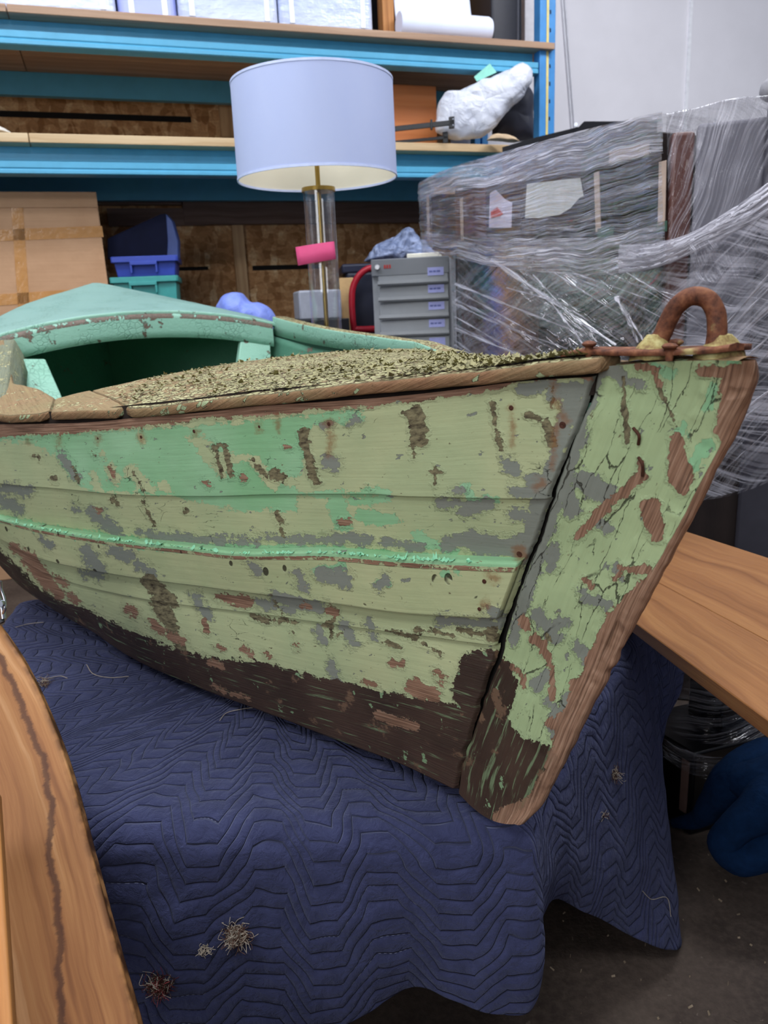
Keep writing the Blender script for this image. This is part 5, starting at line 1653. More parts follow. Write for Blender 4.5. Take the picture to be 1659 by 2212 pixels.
def glass_mat():
    g = G('clear_glass')
    gl = g.n('ShaderNodeBsdfGlossy', {'Roughness': .03, 'Color': (1, 1, 1, 1)}).outputs[0]
    tr = g.n('ShaderNodeBsdfTransparent', {'Color': (.985, .985, .99, 1)}).outputs[0]
    lw = g.n('ShaderNodeLayerWeight', {'Blend': .3}).outputs['Facing']
    f = g.add(.05, g.mul(g.math('POWER', lw, 1.7), .95))
    return g.done(g.n('ShaderNodeMixShader', {'Fac': f, 1: tr, 2: gl}).outputs[0])


M_GLASS = glass_mat()
MB().lathe((*lampc[:2], 0), [(rg_, zc0 - .18), (rg_, zcap - .005), (rg_ - .006, zcap - .005), (rg_ - .006, zc0 - .18)], 64).build('glass_column', M_GLASS, lamp, smooth=True)
MB().lathe((*lampc[:2], 0), [(.0001, zcap + .012), (.012, zcap + .012), (.02, zcap + .006), (rg_ + .004, zcap + .004), (rg_ + .005, zcap - .010), (rg_ - .01, zcap - .012), (.0001, zcap - .012)], 48).build('top_cap', M_BRASS, lamp, smooth=True)
MB().lathe((*lampc[:2], 0), [(.0001, zc0 - .25), (rg_ * 1.6, zc0 - .25), (rg_ * 1.6, zc0 - .225), (rg_ + .006, zc0 - .215), (rg_ + .006, zc0 - .175), (.0001, zc0 - .175)], 48).build('base', M_BRASS, lamp, smooth=True)
# pink tag
tagv = [W(638, 534, YL - .07), W(722, 521, YL - .065), W(726, 560, YL - .065), W(644, 574, YL - .07)]
rows_ = []
for t in np.linspace(0, 1, 10):
    a = tagv[0] * (1 - t) + tagv[1] * t; b = tagv[3] * (1 - t) + tagv[2] * t
    rows_.append([a + np.array([0, -.012 * math.sin(math.pi * t), 0]), b + np.array([0, -.012 * math.sin(math.pi * t) - .004, 0])])
tg = mesh('pink_tag', np.array(rows_), gridF(10, 2), plain('pink_paper', '#ff6098', .6, 0, .04), lamp, label='bright pink paper tag')
tg.modifiers.new('t', 'SOLIDIFY').thickness = .0008
st_ = thing('lamp_stand', 'dark pedestal carrying the glass column lamp behind the boat', 'stand', (*lampc[:2], 0))
MB().aabb((lampc[0] - .1, lampc[1] - .1, zc0 - .28), (lampc[0] + .1, lampc[1] + .1, zc0 - .25)).build('top', M_TABLE, st_, bevel=.005)
MB().aabb((lampc[0] - .08, lampc[1] - .08, 0), (lampc[0] + .08, lampc[1] + .08, zc0 - .28)).build('body', M_TABLE, st_, bevel=.005)

# ------------------------------------------------------------------ grey drawer cabinet
YC = 3.75
ANG = -9
o1, a1, b1, c1, dv, qv = fbox(806, 557, 972, 730, YC, .38, ANG, z0=0.)
M_GREY = plain('grey_enamel', '#9c9fa3', .42, 0, .04, 8)
M_GREYD = plain('grey_enamel_dark', '#83868b', .42, 0, .04, 8)
dc_ = thing('drawer_cabinet', 'grey metal drawer cabinet with small lilac labels behind the boat', 'cabinet', o1 + a1 / 2 + b1 / 2)
wC = np.linalg.norm(a1); hC = c1[2]
MB().box(o1, a1, b1, c1).build('carcass', M_GREY, dc_, bevel=.004)
MB().box(o1 - qv * .018 + UP * (hC - .075), a1, qv * .018, UP * .075).build('top_rail', M_GREYD, dc_, bevel=.003)
ysr = [578, 617, 652, 690, 727, 768, 810]
zl_ = [Wplane(890, y, o1, qv)[2] for y in ysr]
for i in range(6):
    z1, z0 = zl_[i], zl_[i + 1]
    dr_ = MB().box(o1 + dv * .03 - qv * .016 + UP * (z0 + .018), a1 - dv * .035, qv * .015, UP * (z1 - z0 - .02)).build('drawer', M_GREY, dc_, bevel=.003)
    pr_ = [(-.016, z0 + .018), (-.034, z0 + .026), (-.036, z0 + .012), (-.03, z0 + .004), (-.016, z0 + .004)]
    V_ = [o1 * [1, 1, 0] + dv * (.03 + s * (wC - .035)) + qv * d + UP * z for s in (0, 1) for d, z in pr_]
    mesh('handle', V_, [[j, (j + 1) % 5, (j + 1) % 5 + 5, j + 5] for j in range(5)] + [[0, 1, 2, 3, 4][::-1], [5, 6, 7, 8, 9]], M_GREY, dr_, smooth=False)
    lb_ = o1 * [1, 1, 0] + dv * (wC - .1) - qv * .0185 + UP * (z0 + (z1 - z0) * .5)
    lab_ = MB().box(lb_, dv * .075, qv * .002, UP * .036).build('label_card', plain('lilac_label', '#b4b8f0', .5), dr_)
    if i < 4:
        rngm = MB()
        for j, (t0, t1) in enumerate(((.1, .3), (.34, .52), (.56, .78))):
            rngm.box(lb_ + dv * .075 * t0 - qv * .0006 + UP * .014, dv * .075 * (t1 - t0), qv * .0005, UP * .008)
        rngm.build('print', plain('label_ink', '#7078b8', .6), dr_)
MB().lathe(o1 * [1, 1, 0] + dv * .03 - qv * .019 + UP * (hC - .035), [(.0001, .012), (.010, .012), (.012, .006), (.012, 0)], 20, axis=-qv).build('lock', plain('lock_white', '#dcdde0', .3, .5), dc_, smooth=True)
mk_ = MB()
for k in range(3):
    mk_.box(o1 * [1, 1, 0] + dv * (.06 + k * .012) - qv * .0195 + UP * (hC - .042), dv * .009, qv * .001, UP * .016)
mk_.build('red_mark', plain('red_print', '#b8403c', .5), dc_)
o = MB().box(o1 + dv * (wC - .20) + qv * .03 + UP * (hC + .001), dv * .15, qv * .2, UP * .02).build('paper_stack', plain('cream_paper', '#ece8d8', .7), None, bevel=.004, loc=o1 + dv * (wC - .15) + UP * hC); tag(o, 'cream paper pad on top of the grey drawer cabinet', 'paper')
# dark bin behind it with bubble wrap bag on top
o2, a2, b2, c2, dv2, qv2 = fbox(742, 566, 965, 730, 4.36, .4, 5, z0=0.)
db = thing('black_bin', 'tall navy black bin behind the red hand truck and drawer cabinet', 'bin', o2 + a2 / 2 + b2 / 2)
MB().box(o2 + dv2 * .02, a2 - dv2 * .04, b2, c2 - UP * .04).build('bin_body', plain('navy_black_plastic', '#161a2c', .5), db, bevel=.02, seg=3)
MB().box(o2 + UP * (c2[2] - .05), a2, b2, UP * .05).build('rim', plain('navy_black_rim', '#1b2036', .45), db, bevel=.012, seg=3)


def film_bag_mat():
    g = G('clear_blue_plastic'); ob = g.obj()
    n = g.noise(ob, 13, 6, .65, 1.5)
    v = g.vor(ob, 22, 'SMOOTH_F1')
    b = g.bsdf(color=g.mix(g.lin(n, .35, .7), '#8497c4', '#b9c6e8'), rough=.22, normal=g.bump(g.add(v, n), 1., .03), spec=.8)
    tr = g.n('ShaderNodeBsdfTransparent').outputs[0]
    return g.done(g.n('ShaderNodeMixShader', {'Fac': g.lin(n, .3, .6, .55, .95), 1: tr, 2: b}).outputs[0])


pbg = thing('bubble_wrap_bag', 'clear bluish plastic bag heaped behind the grey drawer cabinet', 'bag', W(860, 560, 4.5))
blob('bag_film', [(786, 566), (800, 540), (826, 520), (856, 512), (872, 496), (884, 492), (900, 508), (920, 520), (942, 545), (958, 566), (880, 567)], 4.5, .3, film_bag_mat(), pbg, .03, 5, 11)
zb_ = W(870, 566, 4.32)[2]
# cardboard slab and the red hand truck
o = MB().box(*fbox(736, 600, 766, 720, 4.27, .05, 5, z0=0.)[:4]).build('cardboard_slab', plain('tan_board', '#c4a272', .8), None, bevel=.003, loc=(*W(750, 700, 4.27)[:2], 0)); tag(o, 'upright tan cardboard slab left of the red hand truck', 'cardboard')
M_RED = plain('red_enamel', '#a3182a', .35, 0, .08)
YH = 4.22
ht = thing('hand_truck', 'red tubular hand truck standing beside the grey drawer cabinet', 'hand truck', np.array([*W(790, 700, YH)[:2], 0]))
arch = catmull([W(768, 860, YH), W(768, 740, YH), W(762, 690, YH), W(760, 650, YH), W(762, 622, YH), W(772, 600, YH), W(790, 583, YH), W(812, 577, YH), W(850, 577, YH + .02), W(890, 590, YH + .03), W(900, 640, YH + .04), W(900, 860, YH + .04)], 60)
fl_ = arch[0].copy(); fl_[2] = .02; fl2 = arch[-1].copy(); fl2[2] = .02
arch = np.concatenate([[fl_], arch, [fl2]])
MB().tube(arch, .017, 14).build('frame_tube', M_RED, ht, smooth=True)
MB().tube([W(768, 712, YH), W(900, 708, YH + .04)], .017, 12).build('crossbar', M_RED, ht, smooth=True)
bse = (fl_ + fl2) / 2
MB().aabb((min(fl_[0], fl2[0]) - .02, fl_[1] - .03, .0), (max(fl_[0], fl2[0]) + .02, fl_[1] + .10, .012)).build('toe_plate', M_RED, ht)
# ------------------------------------------------------------------ stretch-wrapped furniture
def film_mat(name, ang=0., dens=.5, seed=0., lf=24):
    g = G(name); uv = g.uv(); ob = g.obj()
    r = g.map(uv, (1, 1, 1), rot=(0, 0, math.radians(ang)), loc=(seed, seed * .7, 0))
    wob = g.noise(r, 3, 2)
    s = g.sep(r)
    rr = g.comb(s[0], g.add(s[1], g.mul(wob, .10)))
    n1 = g.noise(g.map(rr, (.7, lf, 1)), 1., 4, .6)
    n2 = g.noise(g.map(rr, (1.6, 60, 1)), 1., 4, .6)
    n3 = g.noise(g.map(rr, (3.5, 30, 1)), 1., 5, .65)
    big = g.noise(g.map(rr, (1.3, 9, 1)), 1., 3, .6)
    ridge = lambda n, a, b: g.step(g.math('ABSOLUTE', g.sub(n, .5)), b, a)
    patch = g.step(big, .36, .62)
    lines = g.mx(ridge(n1, .004, .042), g.mul(ridge(n2, .004, .05), .7))
    lines = g.mul(lines, g.lin(patch, 0, 1, .25, 1.))
    veil = g.mul(g.step(g.add(n3, g.mul(g.sub(big, .5), .9)), .54, .8), g.mul(patch, .6))
    st = g.mx(lines, veil)
    h = g.add(g.mul(n1, 1.6), g.add(g.mul(n2, .5), g.mul(lines, .25)))
    nr = g.bump(h, 1., .012 if lf > 20 else .004)
    white = g.n('ShaderNodeBsdfDiffuse', {'Color': srgb('#e6e3ee'), 'Normal': nr}).outputs[0]  # streaks painted diffuse white in place of the film's highlights
    gl = g.n('ShaderNodeBsdfGlossy', {'Color': (1, 1, 1, 1), 'Roughness': .07, 'Normal': nr}).outputs[0]
    tr = g.n('ShaderNodeBsdfTransparent', {'Color': (.975, .975, .98, 1)}).outputs[0]
    body = g.n('ShaderNodeMixShader', {'Fac': g.lin(st, 0, 1, max(0., .16 * (dens - .8)), min(.9, .8 * dens)), 1: tr, 2: white}).outputs[0]
    lw = g.n('ShaderNodeFresnel', {'IOR': 1.45}).outputs[0]
    return g.done(g.n('ShaderNodeMixShader', {'Fac': g.math('MINIMUM', g.add(.005, g.mul(lw, .6)), .3), 1: body, 2: gl}).outputs[0])


def film(name, top, bot, m_, parent, nr_=50, nc_=160, sag=.0, nz=.006, freq=(3, 30), seed=0, back=None):
    T, B = catmull(top, nc_), catmull(bot, nc_)
    tt = np.linspace(0, 1, nr_)[:, None, None]
    R = T[None] * (1 - tt) + B[None] * tt
    n = np.cross(np.gradient(R, axis=1), np.gradient(R, axis=0)); n /= np.maximum(np.linalg.norm(n, axis=2, keepdims=True), 1e-9)
    if (n[nr_ // 2, nc_ // 2] @ (EYE - R[nr_ // 2, nc_ // 2])) < 0: n = -n
    u = np.concatenate([[0], np.cumsum(np.linalg.norm(np.diff(T * .5 + B * .5, axis=0), axis=1))])
    v = np.linalg.norm(T - B, axis=1).mean() * np.linspace(0, 1, nr_)
    Q = np.stack([np.repeat(u[None], nr_, 0) * freq[0], np.repeat(v[:, None], nc_, 1) * freq[1], np.full((nr_, nc_), seed * 3.1)], -1)
    R = R + n * (nz * vnoise(Q, 1., seed, 3) - sag * np.sin(np.pi * tt[..., 0]) )[..., None]
    uv = np.stack([np.repeat(u[None], nr_, 0), np.repeat(v[:, None], nc_, 1)], -1)
    if back is not None:                       # roll the film over the top edge towards the back
        ex = np.array([T + np.asarray(back) * k + UP * (.02 * math.sin(k * math.pi)) for k in (1., .75, .5, .25, .1)])
        R = np.concatenate([ex, R]); uv = np.concatenate([np.stack([np.repeat(u[None], 5, 0), np.repeat(-np.array([.5, .37, .25, .12, .05])[:, None], nc_, 1)], -1), uv])
    return mesh(name, R, gridF(*R.shape[:2]), m_, parent, uv=uv.reshape(-1, 2))


M_DKW = wood('dark_walnut', '#1f1817', '#2c2321', '#3a2e2b', ring=12, rough=.55)
M_DKW2 = wood('brown_mahogany', '#40251f', '#573630', '#6b453c', ring=12, rough=.35)
M_VOID = plain('cabinet_black', '#0c0c10', .4)
A2d = W(931, 455, 3.5)[:2]; B2d = W(1441, 395, 2.42)[:2]
dirL = np.array([*(B2d - A2d), 0]); Lc = np.linalg.norm(dirL); dirL /= Lc
dep = np.array([-dirL[1], dirL[0], 0]);
if dep[1] < 0: dep = -dep
zt1 = (W(935, 404, 3.5)[2] + W(1441, 298, 2.42)[2]) / 2; zb1 = (W(931, 519, 3.5)[2] + W(1436, 492, 2.42)[2]) / 2
print('CAB', A2d, B2d, Lc, zt1, zb1)
A3d = np.array([*A2d, 0])
up_c = thing('wrapped_sideboard', 'dark wood sideboard in clear stretch wrap stacked on another at right', 'sideboard', A3d + dirL * Lc / 2 + dep * .24 + UP * zb1)


def cbox(s0, s1, d0, d1, z0, z1, mbx=None):
    return (mbx or MB()).box(A3d + dirL * s0 + dep * d0 + UP * z0, dirL * (s1 - s0), dep * (d1 - d0), UP * (z1 - z0))


def cs(px, py, d=0.):
    p = Wplane(px, py, A3d + dep * d, dep); return (p - A3d) @ dirL, p[2]


cbox(0, Lc - .03, .0, .46, zb1, zt1).build('carcass', M_DKW, up_c, bevel=.006)
# door panels and the dark opening on the long face
for (x0, y0, x1, y1, m_, nm) in ((985, 420, 1052, 512, M_DKW2, 'door'), (1060, 405, 1128, 512, M_DKW, 'door'), (1295, 372, 1420, 490, M_VOID, 'opening')):
    s0, z1 = cs(x0, y0); s1, z0 = cs(x1, y1); 
    z1 = min(z1, zt1 - .02); z0 = max(z0, zb1 + .015)
    cbox(s0, s1, -.006, .0, z0, z1).build(nm, m_, up_c, bevel=.002)
M_BTAPE = plain('beige_paper_tape', '#b9a394', .7)
def strip_(pts, w_, nm='tape_strip', m_=None, par=None, d=-.012):
    (x0, y0), (x1, y1) = pts
    s0, z0 = cs(x0, y0, d); s1, z1 = cs(x1, y1, d)
    a = A3d + dirL * s0 + dep * d + UP * z0; b = A3d + dirL * s1 + dep * d + UP * z1
    t = (b - a) / np.linalg.norm(b - a); n2 = np.cross(t, dep)
    MB().box(a - n2 * w_ / 2, b - a, n2 * w_, dep * .003).build(nm, m_ or M_BTAPE, par or up_c)
strip_([(1288, 372), (1292, 500)], .022); strip_([(1431, 348), (1428, 488)], .026); strip_([(1316, 341), (1402, 322)], .034)
strip_([(938, 412), (982, 412)], .026); strip_([(996, 428), (998, 520)], .018); strip_([(923, 420), (926, 520)], .016)
def sheet_(pts, m_, nm, d=-.013, lab=None):
    V_ = []
    for (x, y) in pts:
        s, z = cs(x, y, d); V_.append(A3d + dirL * s + dep * d + UP * z)
    n = len(V_)
    V2 = V_ + [v + dep * .002 for v in V_]
    return MB().poly(V2, [list(range(n)), list(range(n, 2 * n))[::-1]] + [[i, i + n, (i + 1) % n + n, (i + 1) % n] for i in range(n)]).build(nm, m_, up_c, label=lab)
M_SHEET = plain('translucent_paper', '#c9c9c4', .6, 0, .1, 30)
sheet_([(1138, 397), (1253, 384), (1260, 424), (1252, 427), (1232, 450), (1208, 464), (1165, 471), (1134, 471), (1136, 430)], M_SHEET, 'paper_sheet', lab='white crumpled paper sheet')
sheet_([(1058, 418), (1070, 410), (1090, 430), (1106, 438), (1104, 492), (1056, 492)], plain('lilac_white_paper', '#d0c8da', .6), 'document_pouch', lab='pale document pouch with red print')
sheet_([(1060, 457), (1074, 448), (1086, 462), (1078, 468), (1060, 470)], plain('red_print_patch', '#d2605c', .6), 'red_print', d=-.016)
M_GRN = plain('green_tape', '#3e5a4c', .5)
strip_([(1290, 504), (1325, 500)], .03, 'green_tape', M_GRN); strip_([(1418, 492), (1440, 488)], .03, 'green_tape', M_GRN)

M_FILM1 = film_mat('stretch_film_level', 3, .33, 0.)
M_FILM2 = film_mat('stretch_film_diagonal', -24, .62, 3., 14)
M_FILM3 = film_mat('stretch_film_cross', 30, .3, 7., 14)
o_f = -dep * .02
ftop = [W(905, 470, 3.52) + dep * .3 + UP * .22, W(914, 396, 3.50) + o_f, W(940, 382, 3.44) + o_f, W(1080, 336, 3.08) + o_f, W(1200, 303, 2.82) + o_f, W(1330, 270, 2.58) + o_f, W(1440, 246, 2.40) + o_f * 1.2]
fbot = [W(915, 530, 3.53) + dep * .3 + UP * .02, W(920, 530, 3.50) + o_f, W(945, 532, 3.44) + o_f, W(1080, 552, 3.08) + o_f, W(1200, 560, 2.82) + o_f, W(1330, 560, 2.58) + o_f, W(1445, 530, 2.39) + o_f * 1.2]
film('stretch_film', ftop, fbot, M_FILM1, up_c, 60, 260, .0, .008, (2, 60), 1, back=dep * .42 - UP * .03)
M_FILMD = film_mat('stretch_film_dense', 2, 1.0, 31.)
def lerpc(a, b, t): return [p * (1 - t) + q * t + np.array([0, -.012, 0]) for p, q in zip(a, b)]
film('film_band', [p + np.array([0, -.012, .002]) for p in ftop[1:]], lerpc(ftop, fbot, .3)[1:], M_FILMD, up_c, 24, 200, .0, .006, (2, 80), 9)
film('film_band', lerpc(ftop, fbot, .82)[1:], lerpc(ftop, fbot, 1.12)[1:], M_FILMD, up_c, 20, 200, .0, .006, (2, 80), 12)

# upright padded panel at the near end, wrapped as well
pd = thing('wrapped_headboard', 'upright grey padded headboard in stretch wrap at the right edge', 'headboard', np.array([*W(1560, 500, 2.38)[:2], 0]))
def vpanel(x0, x1, Y0, Y1, ztop, zbot, m_, nm, th_=.05):
    a, b = W(x0, 400, Y0), W(x1, 400, Y1)
    e = np.array([b[0] - a[0], b[1] - a[1], 0]); q = np.array([-e[1], e[0], 0]); q /= np.linalg.norm(q); q = q if q[1] > 0 else -q
    MB().box(np.array([a[0], a[1], zbot]), e, q * th_, UP * (ztop - zbot)).build(nm, m_, pd, bevel=.012, seg=3)
zpt = zt1 + .0
vpanel(1447, 1498, 2.41, 2.40, zpt - .01, 0.0, M_DKW2, 'wood_panel')
vpanel(1500, 1652, 2.39, 2.33, zpt + .005, 0.9, plain('grey_padding', '#6d6b74', .7, 0, .08, 4), 'padded_panel', .06)
vpanel(1644, 1800, 2.30, 2.2, zpt + .03, 0.0, plain('dark_grey_board', '#3c3a42', .5), 'end_panel', .06)
vpanel(1500, 1652, 2.40, 2.34, 0.895, 0.0, M_DKW, 'lower_panel', .05)
ft2 = [W(1440, 246, 2.37), W(1500, 233, 2.34), W(1580, 213, 2.27), W(1660, 206, 2.2), W(1800, 190, 2.1)]
fb2 = [W(1445, 530, 2.36), W(1500, 520, 2.34), W(1580, 470, 2.27), W(1660, 420, 2.2), W(1800, 330, 2.1)]
film('stretch_film', ft2, fb2, film_mat('stretch_film_near', 62, .42, 11.), pd, 60, 140, .0, .012, (14, 14), 3, back=np.array([.15, .42, -.02]))
M_ROPE = film_mat('stretch_film_rope', 0, 1.9, 41.)
# bunched rope of film sagging across the end
for k, (off, rr) in enumerate(((0, .014), (16, .011), (-13, .010), (30, .007), (-24, .006))):
    P = [W(1340, 556 + off, 2.5), W(1420, 548 + off * .8, 2.38), W(1500, 520 + off * .7, 2.30), W(1580, 476 + off * .8, 2.24), W(1660, 424 + off, 2.16), W(1780, 345 + off, 2.1)]
    m_ = MB().tube(catmull(P, 60), rr * (1 + .35 * vnoise(np.stack([np.arange(60) * .4, np.zeros(60), np.zeros(60)], -1), 1., k, 2)), 10)
    m_.build('film_rope', M_ROPE, pd, smooth=True)
# hanging wad of crumpled film
wad = []
c0 = W(1555, 560, 2.24)
Rw = []
for i in range(40):
    for j in range(30):
        x, y = 1490 + 135 * i / 39, 520 + 92 * j / 29 * (1 - .55 * abs(i / 39 - .45) ** 1.4)
        Rw.append(W(x, y, 2.26))
Rw = np.array(Rw).reshape(40, 30, 3)
Rw = Rw + np.array([0, -1, 0]) * (.03 * vnoise(Rw, 26, 5, 4))[..., None]
mesh('crumpled_film', Rw, gridF(40, 30), film_mat('stretch_film_wad', 70, .6, 17.), pd, uv=np.stack([Rw[..., 0], Rw[..., 2]], -1).reshape(-1, 2) * 2)

# lower cabinet behind, wrapped with diagonal film
lo_c = thing('wrapped_cabinet', 'tall dark wrapped cabinet carrying the sideboard behind the bow ring', 'cabinet', A3d + dirL * Lc / 2 + dep * .3)
s_l = cs(984, 640, .03)[0]
cbox(s_l, Lc - .05, .03, .5, 0, zb1 - .001).build('carcass', M_DKW, lo_c, bevel=.006)
s0, z1 = cs(1000, 628, .03); s1, z0 = cs(1165, 760, .03)
cbox(s0, s1, .022, .03, .5, z1).build('door', M_DKW2, lo_c, bevel=.003)
s0, z1 = cs(1180, 628, .03)
cbox(s0, Lc - .08, .022, .03, .5, z1).build('door', M_DKW, lo_c, bevel=.003)
of2 = dep * .0
ft = [W(972, 528, 3.45), W(1080, 548, 3.07), W(1200, 556, 2.82), W(1330, 556, 2.58), W(1450, 526, 2.37), W(1560, 480, 2.26), W(1700, 420, 2.12)]
fb = [W(986, 900, 3.42), W(1085, 950, 3.06), W(1205, 1000, 2.80), W(1335, 1050, 2.56), W(1455, 1080, 2.36), W(1560, 1070, 2.25), W(1700, 1020, 2.1)]
film('stretch_film', ft, fb, M_FILM2, lo_c, 80, 240, .0, .003, (4, 26), 5)
ft = [p + np.array([0, -.02, 0]) for p in ft]; fb = [p + np.array([0, -.02, 0]) for p in fb]
film('stretch_film', ft, fb, M_FILM3, lo_c, 80, 240, .0, .003, (4, 26), 6)

# long pleats where the film is pulled tight across the cabinet, fanning down from the corners
Vp = []; Fp = []
def pleat(p0, p1, w0, w1):
    P = catmull([p0, p0 * .5 + p1 * .5 + np.array([0, -.004, rng.normal(0, .006)]), p1], 14)
    t = P[-1] - P[0]; t /= np.linalg.norm(t); n2 = np.cross(t, [0, 1., 0]); n2 /= np.linalg.norm(n2)
    k = len(Vp)
    for i, q in enumerate(P):
        w_ = (w0 + (w1 - w0) * i / 13) * (1 + .5 * math.sin(i * 1.7 + k))
        Vp.extend([q - n2 * w_, q + np.array([0, -w_, 0]), q + n2 * w_])
    for i in range(13):
        for j in range(2):
            Fp.append([k + i * 3 + j, k + i * 3 + j + 1, k + i * 3 + 4 + j, k + i * 3 + 3 + j])
def yof(px): return float(np.interp(px, [972, 1080, 1200, 1330, 1450, 1560, 1700], [3.40, 3.02, 2.77, 2.53, 2.33, 2.21, 2.07])) - .02
def pl2(x0, y0, x1, y1, w0=.004, w1=.0025): pleat(W(x0, y0, yof(x0)), W(x1, y1, yof(x1)), w0, w1)
for k in range(11):
    y0 = 612 + k * 17 + rng.normal(0, 4)
    pl2(982, y0, 1110 + rng.uniform(0, 160), y0 + 95 + rng.uniform(-10, 40), rng.uniform(.002, .006), .0015)
for k in range(10):
    x0 = 1090 + k * 32 + rng.normal(0, 8)
    pl2(x0, 590 + rng.normal(0, 14), x0 + rng.uniform(90, 260), 650 + rng.uniform(0, 90), rng.uniform(.001, .003), .001)
for k in range(9):
    y0 = 560 + k * 42 + rng.normal(0, 8)
    pl2(1690, y0, 1480 + rng.uniform(-50, 60), y0 + 190 + rng.uniform(-30, 60), rng.uniform(.002, .005), .0015)
pl2(1060, 560, 1330, 745, .008, .004); pl2(1180, 640, 1300, 800, .003, .002); pl2(1378, 740, 1330, 640, .003, .006); pl2(1395, 745, 1345, 660, .002, .004)
mesh('film_pleats', Vp, Fp, M_ROPE, lo_c, uv=[(i * .013, (i % 3) * .01) for i in range(len(Vp))], kind='stuff')

# black flat screen behind, grey bolster on top
s_, z_t = rk(1270, 262, .35)
pA = W(1235, 300, 4.7); 
tvb = MB().quadbox([W(1090, 312, 4.45), W(1330, 300, 4.3), W(1090, 312, 4.5), W(1330, 300, 4.35), W(1090, 305, 4.45), W(1330, 262, 4.3), W(1090, 305, 4.5), W(1330, 262, 4.35)])
ts_ = thing('flat_screen', 'flat black screen standing behind the wrapped sideboard before the white wall', 'panel', (*W(1280, 300, 4.4)[:2], 0))
pxs = [(1085, 330), (1085, 318), (1160, 296), (1250, 274), (1262, 262), (1312, 262), (1420, 262), (1420, 330)]
V1 = [W(x, y, 4.4) for x, y in pxs]; V1[0][2] = 0; V1[-1][2] = 0
n = len(V1); V1 = V1 + [v + np.array([.01, .04, 0]) for v in V1]
MB().poly(V1, [list(range(n)), list(range(n, 2 * n))[::-1]] + [[i, i + n, (i + 1) % n + n, (i + 1) % n] for i in range(n)]).build('screen_slab', plain('black_gloss', '#17171b', .3), ts_)
for (x, y) in ((1244, 270),):
    MB().lathe(W(x, y, 4.39), [(.012, 0), (.010, .004), (.0001, .005)], 14, axis=(0, -1, 0)).build('white_knob', plain('white_plastic', '#dfe2ea', .4), ts_)
bo = thing('grey_bolster', 'grey bolster cushion lying on the wrapped furniture at the right edge', 'cushion', W(1690, 216, 2.3))
cB = W(1650, 193, 2.32); dB = np.array([.9, .35, 0]); dB /= np.linalg.norm(dB)
MB().lathe(cB, [(.0001, 0), (.016, .002), (.027, .012), (.031, .03), (.031, .5), (.02, .52), (.0001, .525)], 32, axis=dB).build('cushion_body', plain('grey_suede', '#8e8c92', .8, 0, .08, 30), bo, smooth=True)

# ------------------------------------------------------------------ boards at right
pm = Wplane(1425, 1259, A_, LN); split = float(np.clip((pm - A_) @ LW, .08, wB - .05))
FAR, NEAR = .70, 1.05
for (w0, w1, lab, dz) in ((0, split - .001, 'nearer of two oiled wooden boards right of the bow', 0.), (split + .001, wB, 'farther of two oiled wooden boards right of the bow', -.0015)):
    bd = MB().box(A_ - LU * FAR + LW * w0 - LN * (.028 - dz), LU * (FAR + NEAR), LW * (w1 - w0), LN * .028).build('oak_board', M_OAK, None, bevel=.002, loc=A_ + LW * w0)
    tag(bd, lab, 'board', 'oiled boards right of the bow')
# the trestle under their near end stands just out of the frame
tq = A_ + LU * (NEAR - .1) - LN * .030
trs = thing('trestle', 'dark trestle under the near end of the two oiled boards', 'trestle', (*(tq + LW * wB / 2)[:2], 0))
MB().box(tq - LN * .05, LW * wB, LU * .06, LN * .049).build('crossbar', M_TABLE, trs)
for k in (.1, .86):
    q = tq + LW * wB * k - LN * .05
    MB().box(np.array([q[0], q[1] - .02, 0]), np.array([.04, 0, 0]), np.array([0, .04, 0]), UP * (q[2] + .01)).build('leg', M_TABLE, trs)

# ------------------------------------------------------------------ low dark cabinet on its plinth, wrapped
lowc = thing('plinth_cabinet', 'low black cabinet with wrapped upper part under the oiled boards', 'cabinet', Wz(1540, 1700, 0))
C0 = Wz(1489, 1806, 0)[:2]; zp = W(1489, 1629, C0[1])[2]
Lf = Wz(1436, 1590, zp)[:2]; Rt = Wz(1668, 1588, zp)[:2]
eL = np.array([*(Lf - C0), 0]); eR = np.array([*(Rt - C0), 0]); eL = eL / np.linalg.norm(eL); eR = eR / np.linalg.norm(eR)
C0 = np.array([*C0, 0])
M_BLKW = plain('black_lacquer', '#0e0d10', .3)
MB().box(C0, eR * .5, eL * .22, UP * zp).build('plinth', M_BLKW, lowc, bevel=.006)
U0 = Wz(1557, 1583, zp); 
MB().box(np.array([U0[0], U0[1], zp + .001]), eR * .4, eL * .11, UP * .42).build('body', M_BLKW, lowc, bevel=.004)
MB().box(C0 - eL * .0 + eL * .012 - eR * .004 + UP * .06, eL * .022, eR * .003, UP * .15).build('tape_strip', plain('brown_tape', '#6a534c', .7), lowc)
e_ = .012
film('stretch_film', [C0 + eL * .24 - eR * e_ + UP * (zp + .014), C0 - eR * e_ - eL * e_ + UP * (zp + .012), C0 + eR * .5 - eL * e_ + UP * (zp + .012)],
     [C0 + eL * .24 - eR * e_ + UP * (zp - .03), C0 - eR * e_ - eL * e_ + UP * (zp - .05), C0 + eR * .5 - eL * e_ + UP * (zp - .07)], film_mat('stretch_film_low', 2, .35, 21.), lowc, 20, 80, 0, .004, (4, 60), 4)
b0 = np.array([U0[0], U0[1], zp])
film('stretch_film', [b0 + eL * .15 - eR * e_ + UP * .4, b0 - eR * e_ - eL * e_ + UP * .4, b0 + eR * .4 - eL * e_ + UP * .4],
     [C0 + eL * .2 + UP * (zp + .02), C0 + eR * .02 + eL * .02 + UP * (zp + .02), C0 + eR * .45 + eL * .0 + UP * (zp + .03)], film_mat('stretch_film_low_b', 16, .22, 25.), lowc, 40, 100, 0, .006, (5, 30), 7)

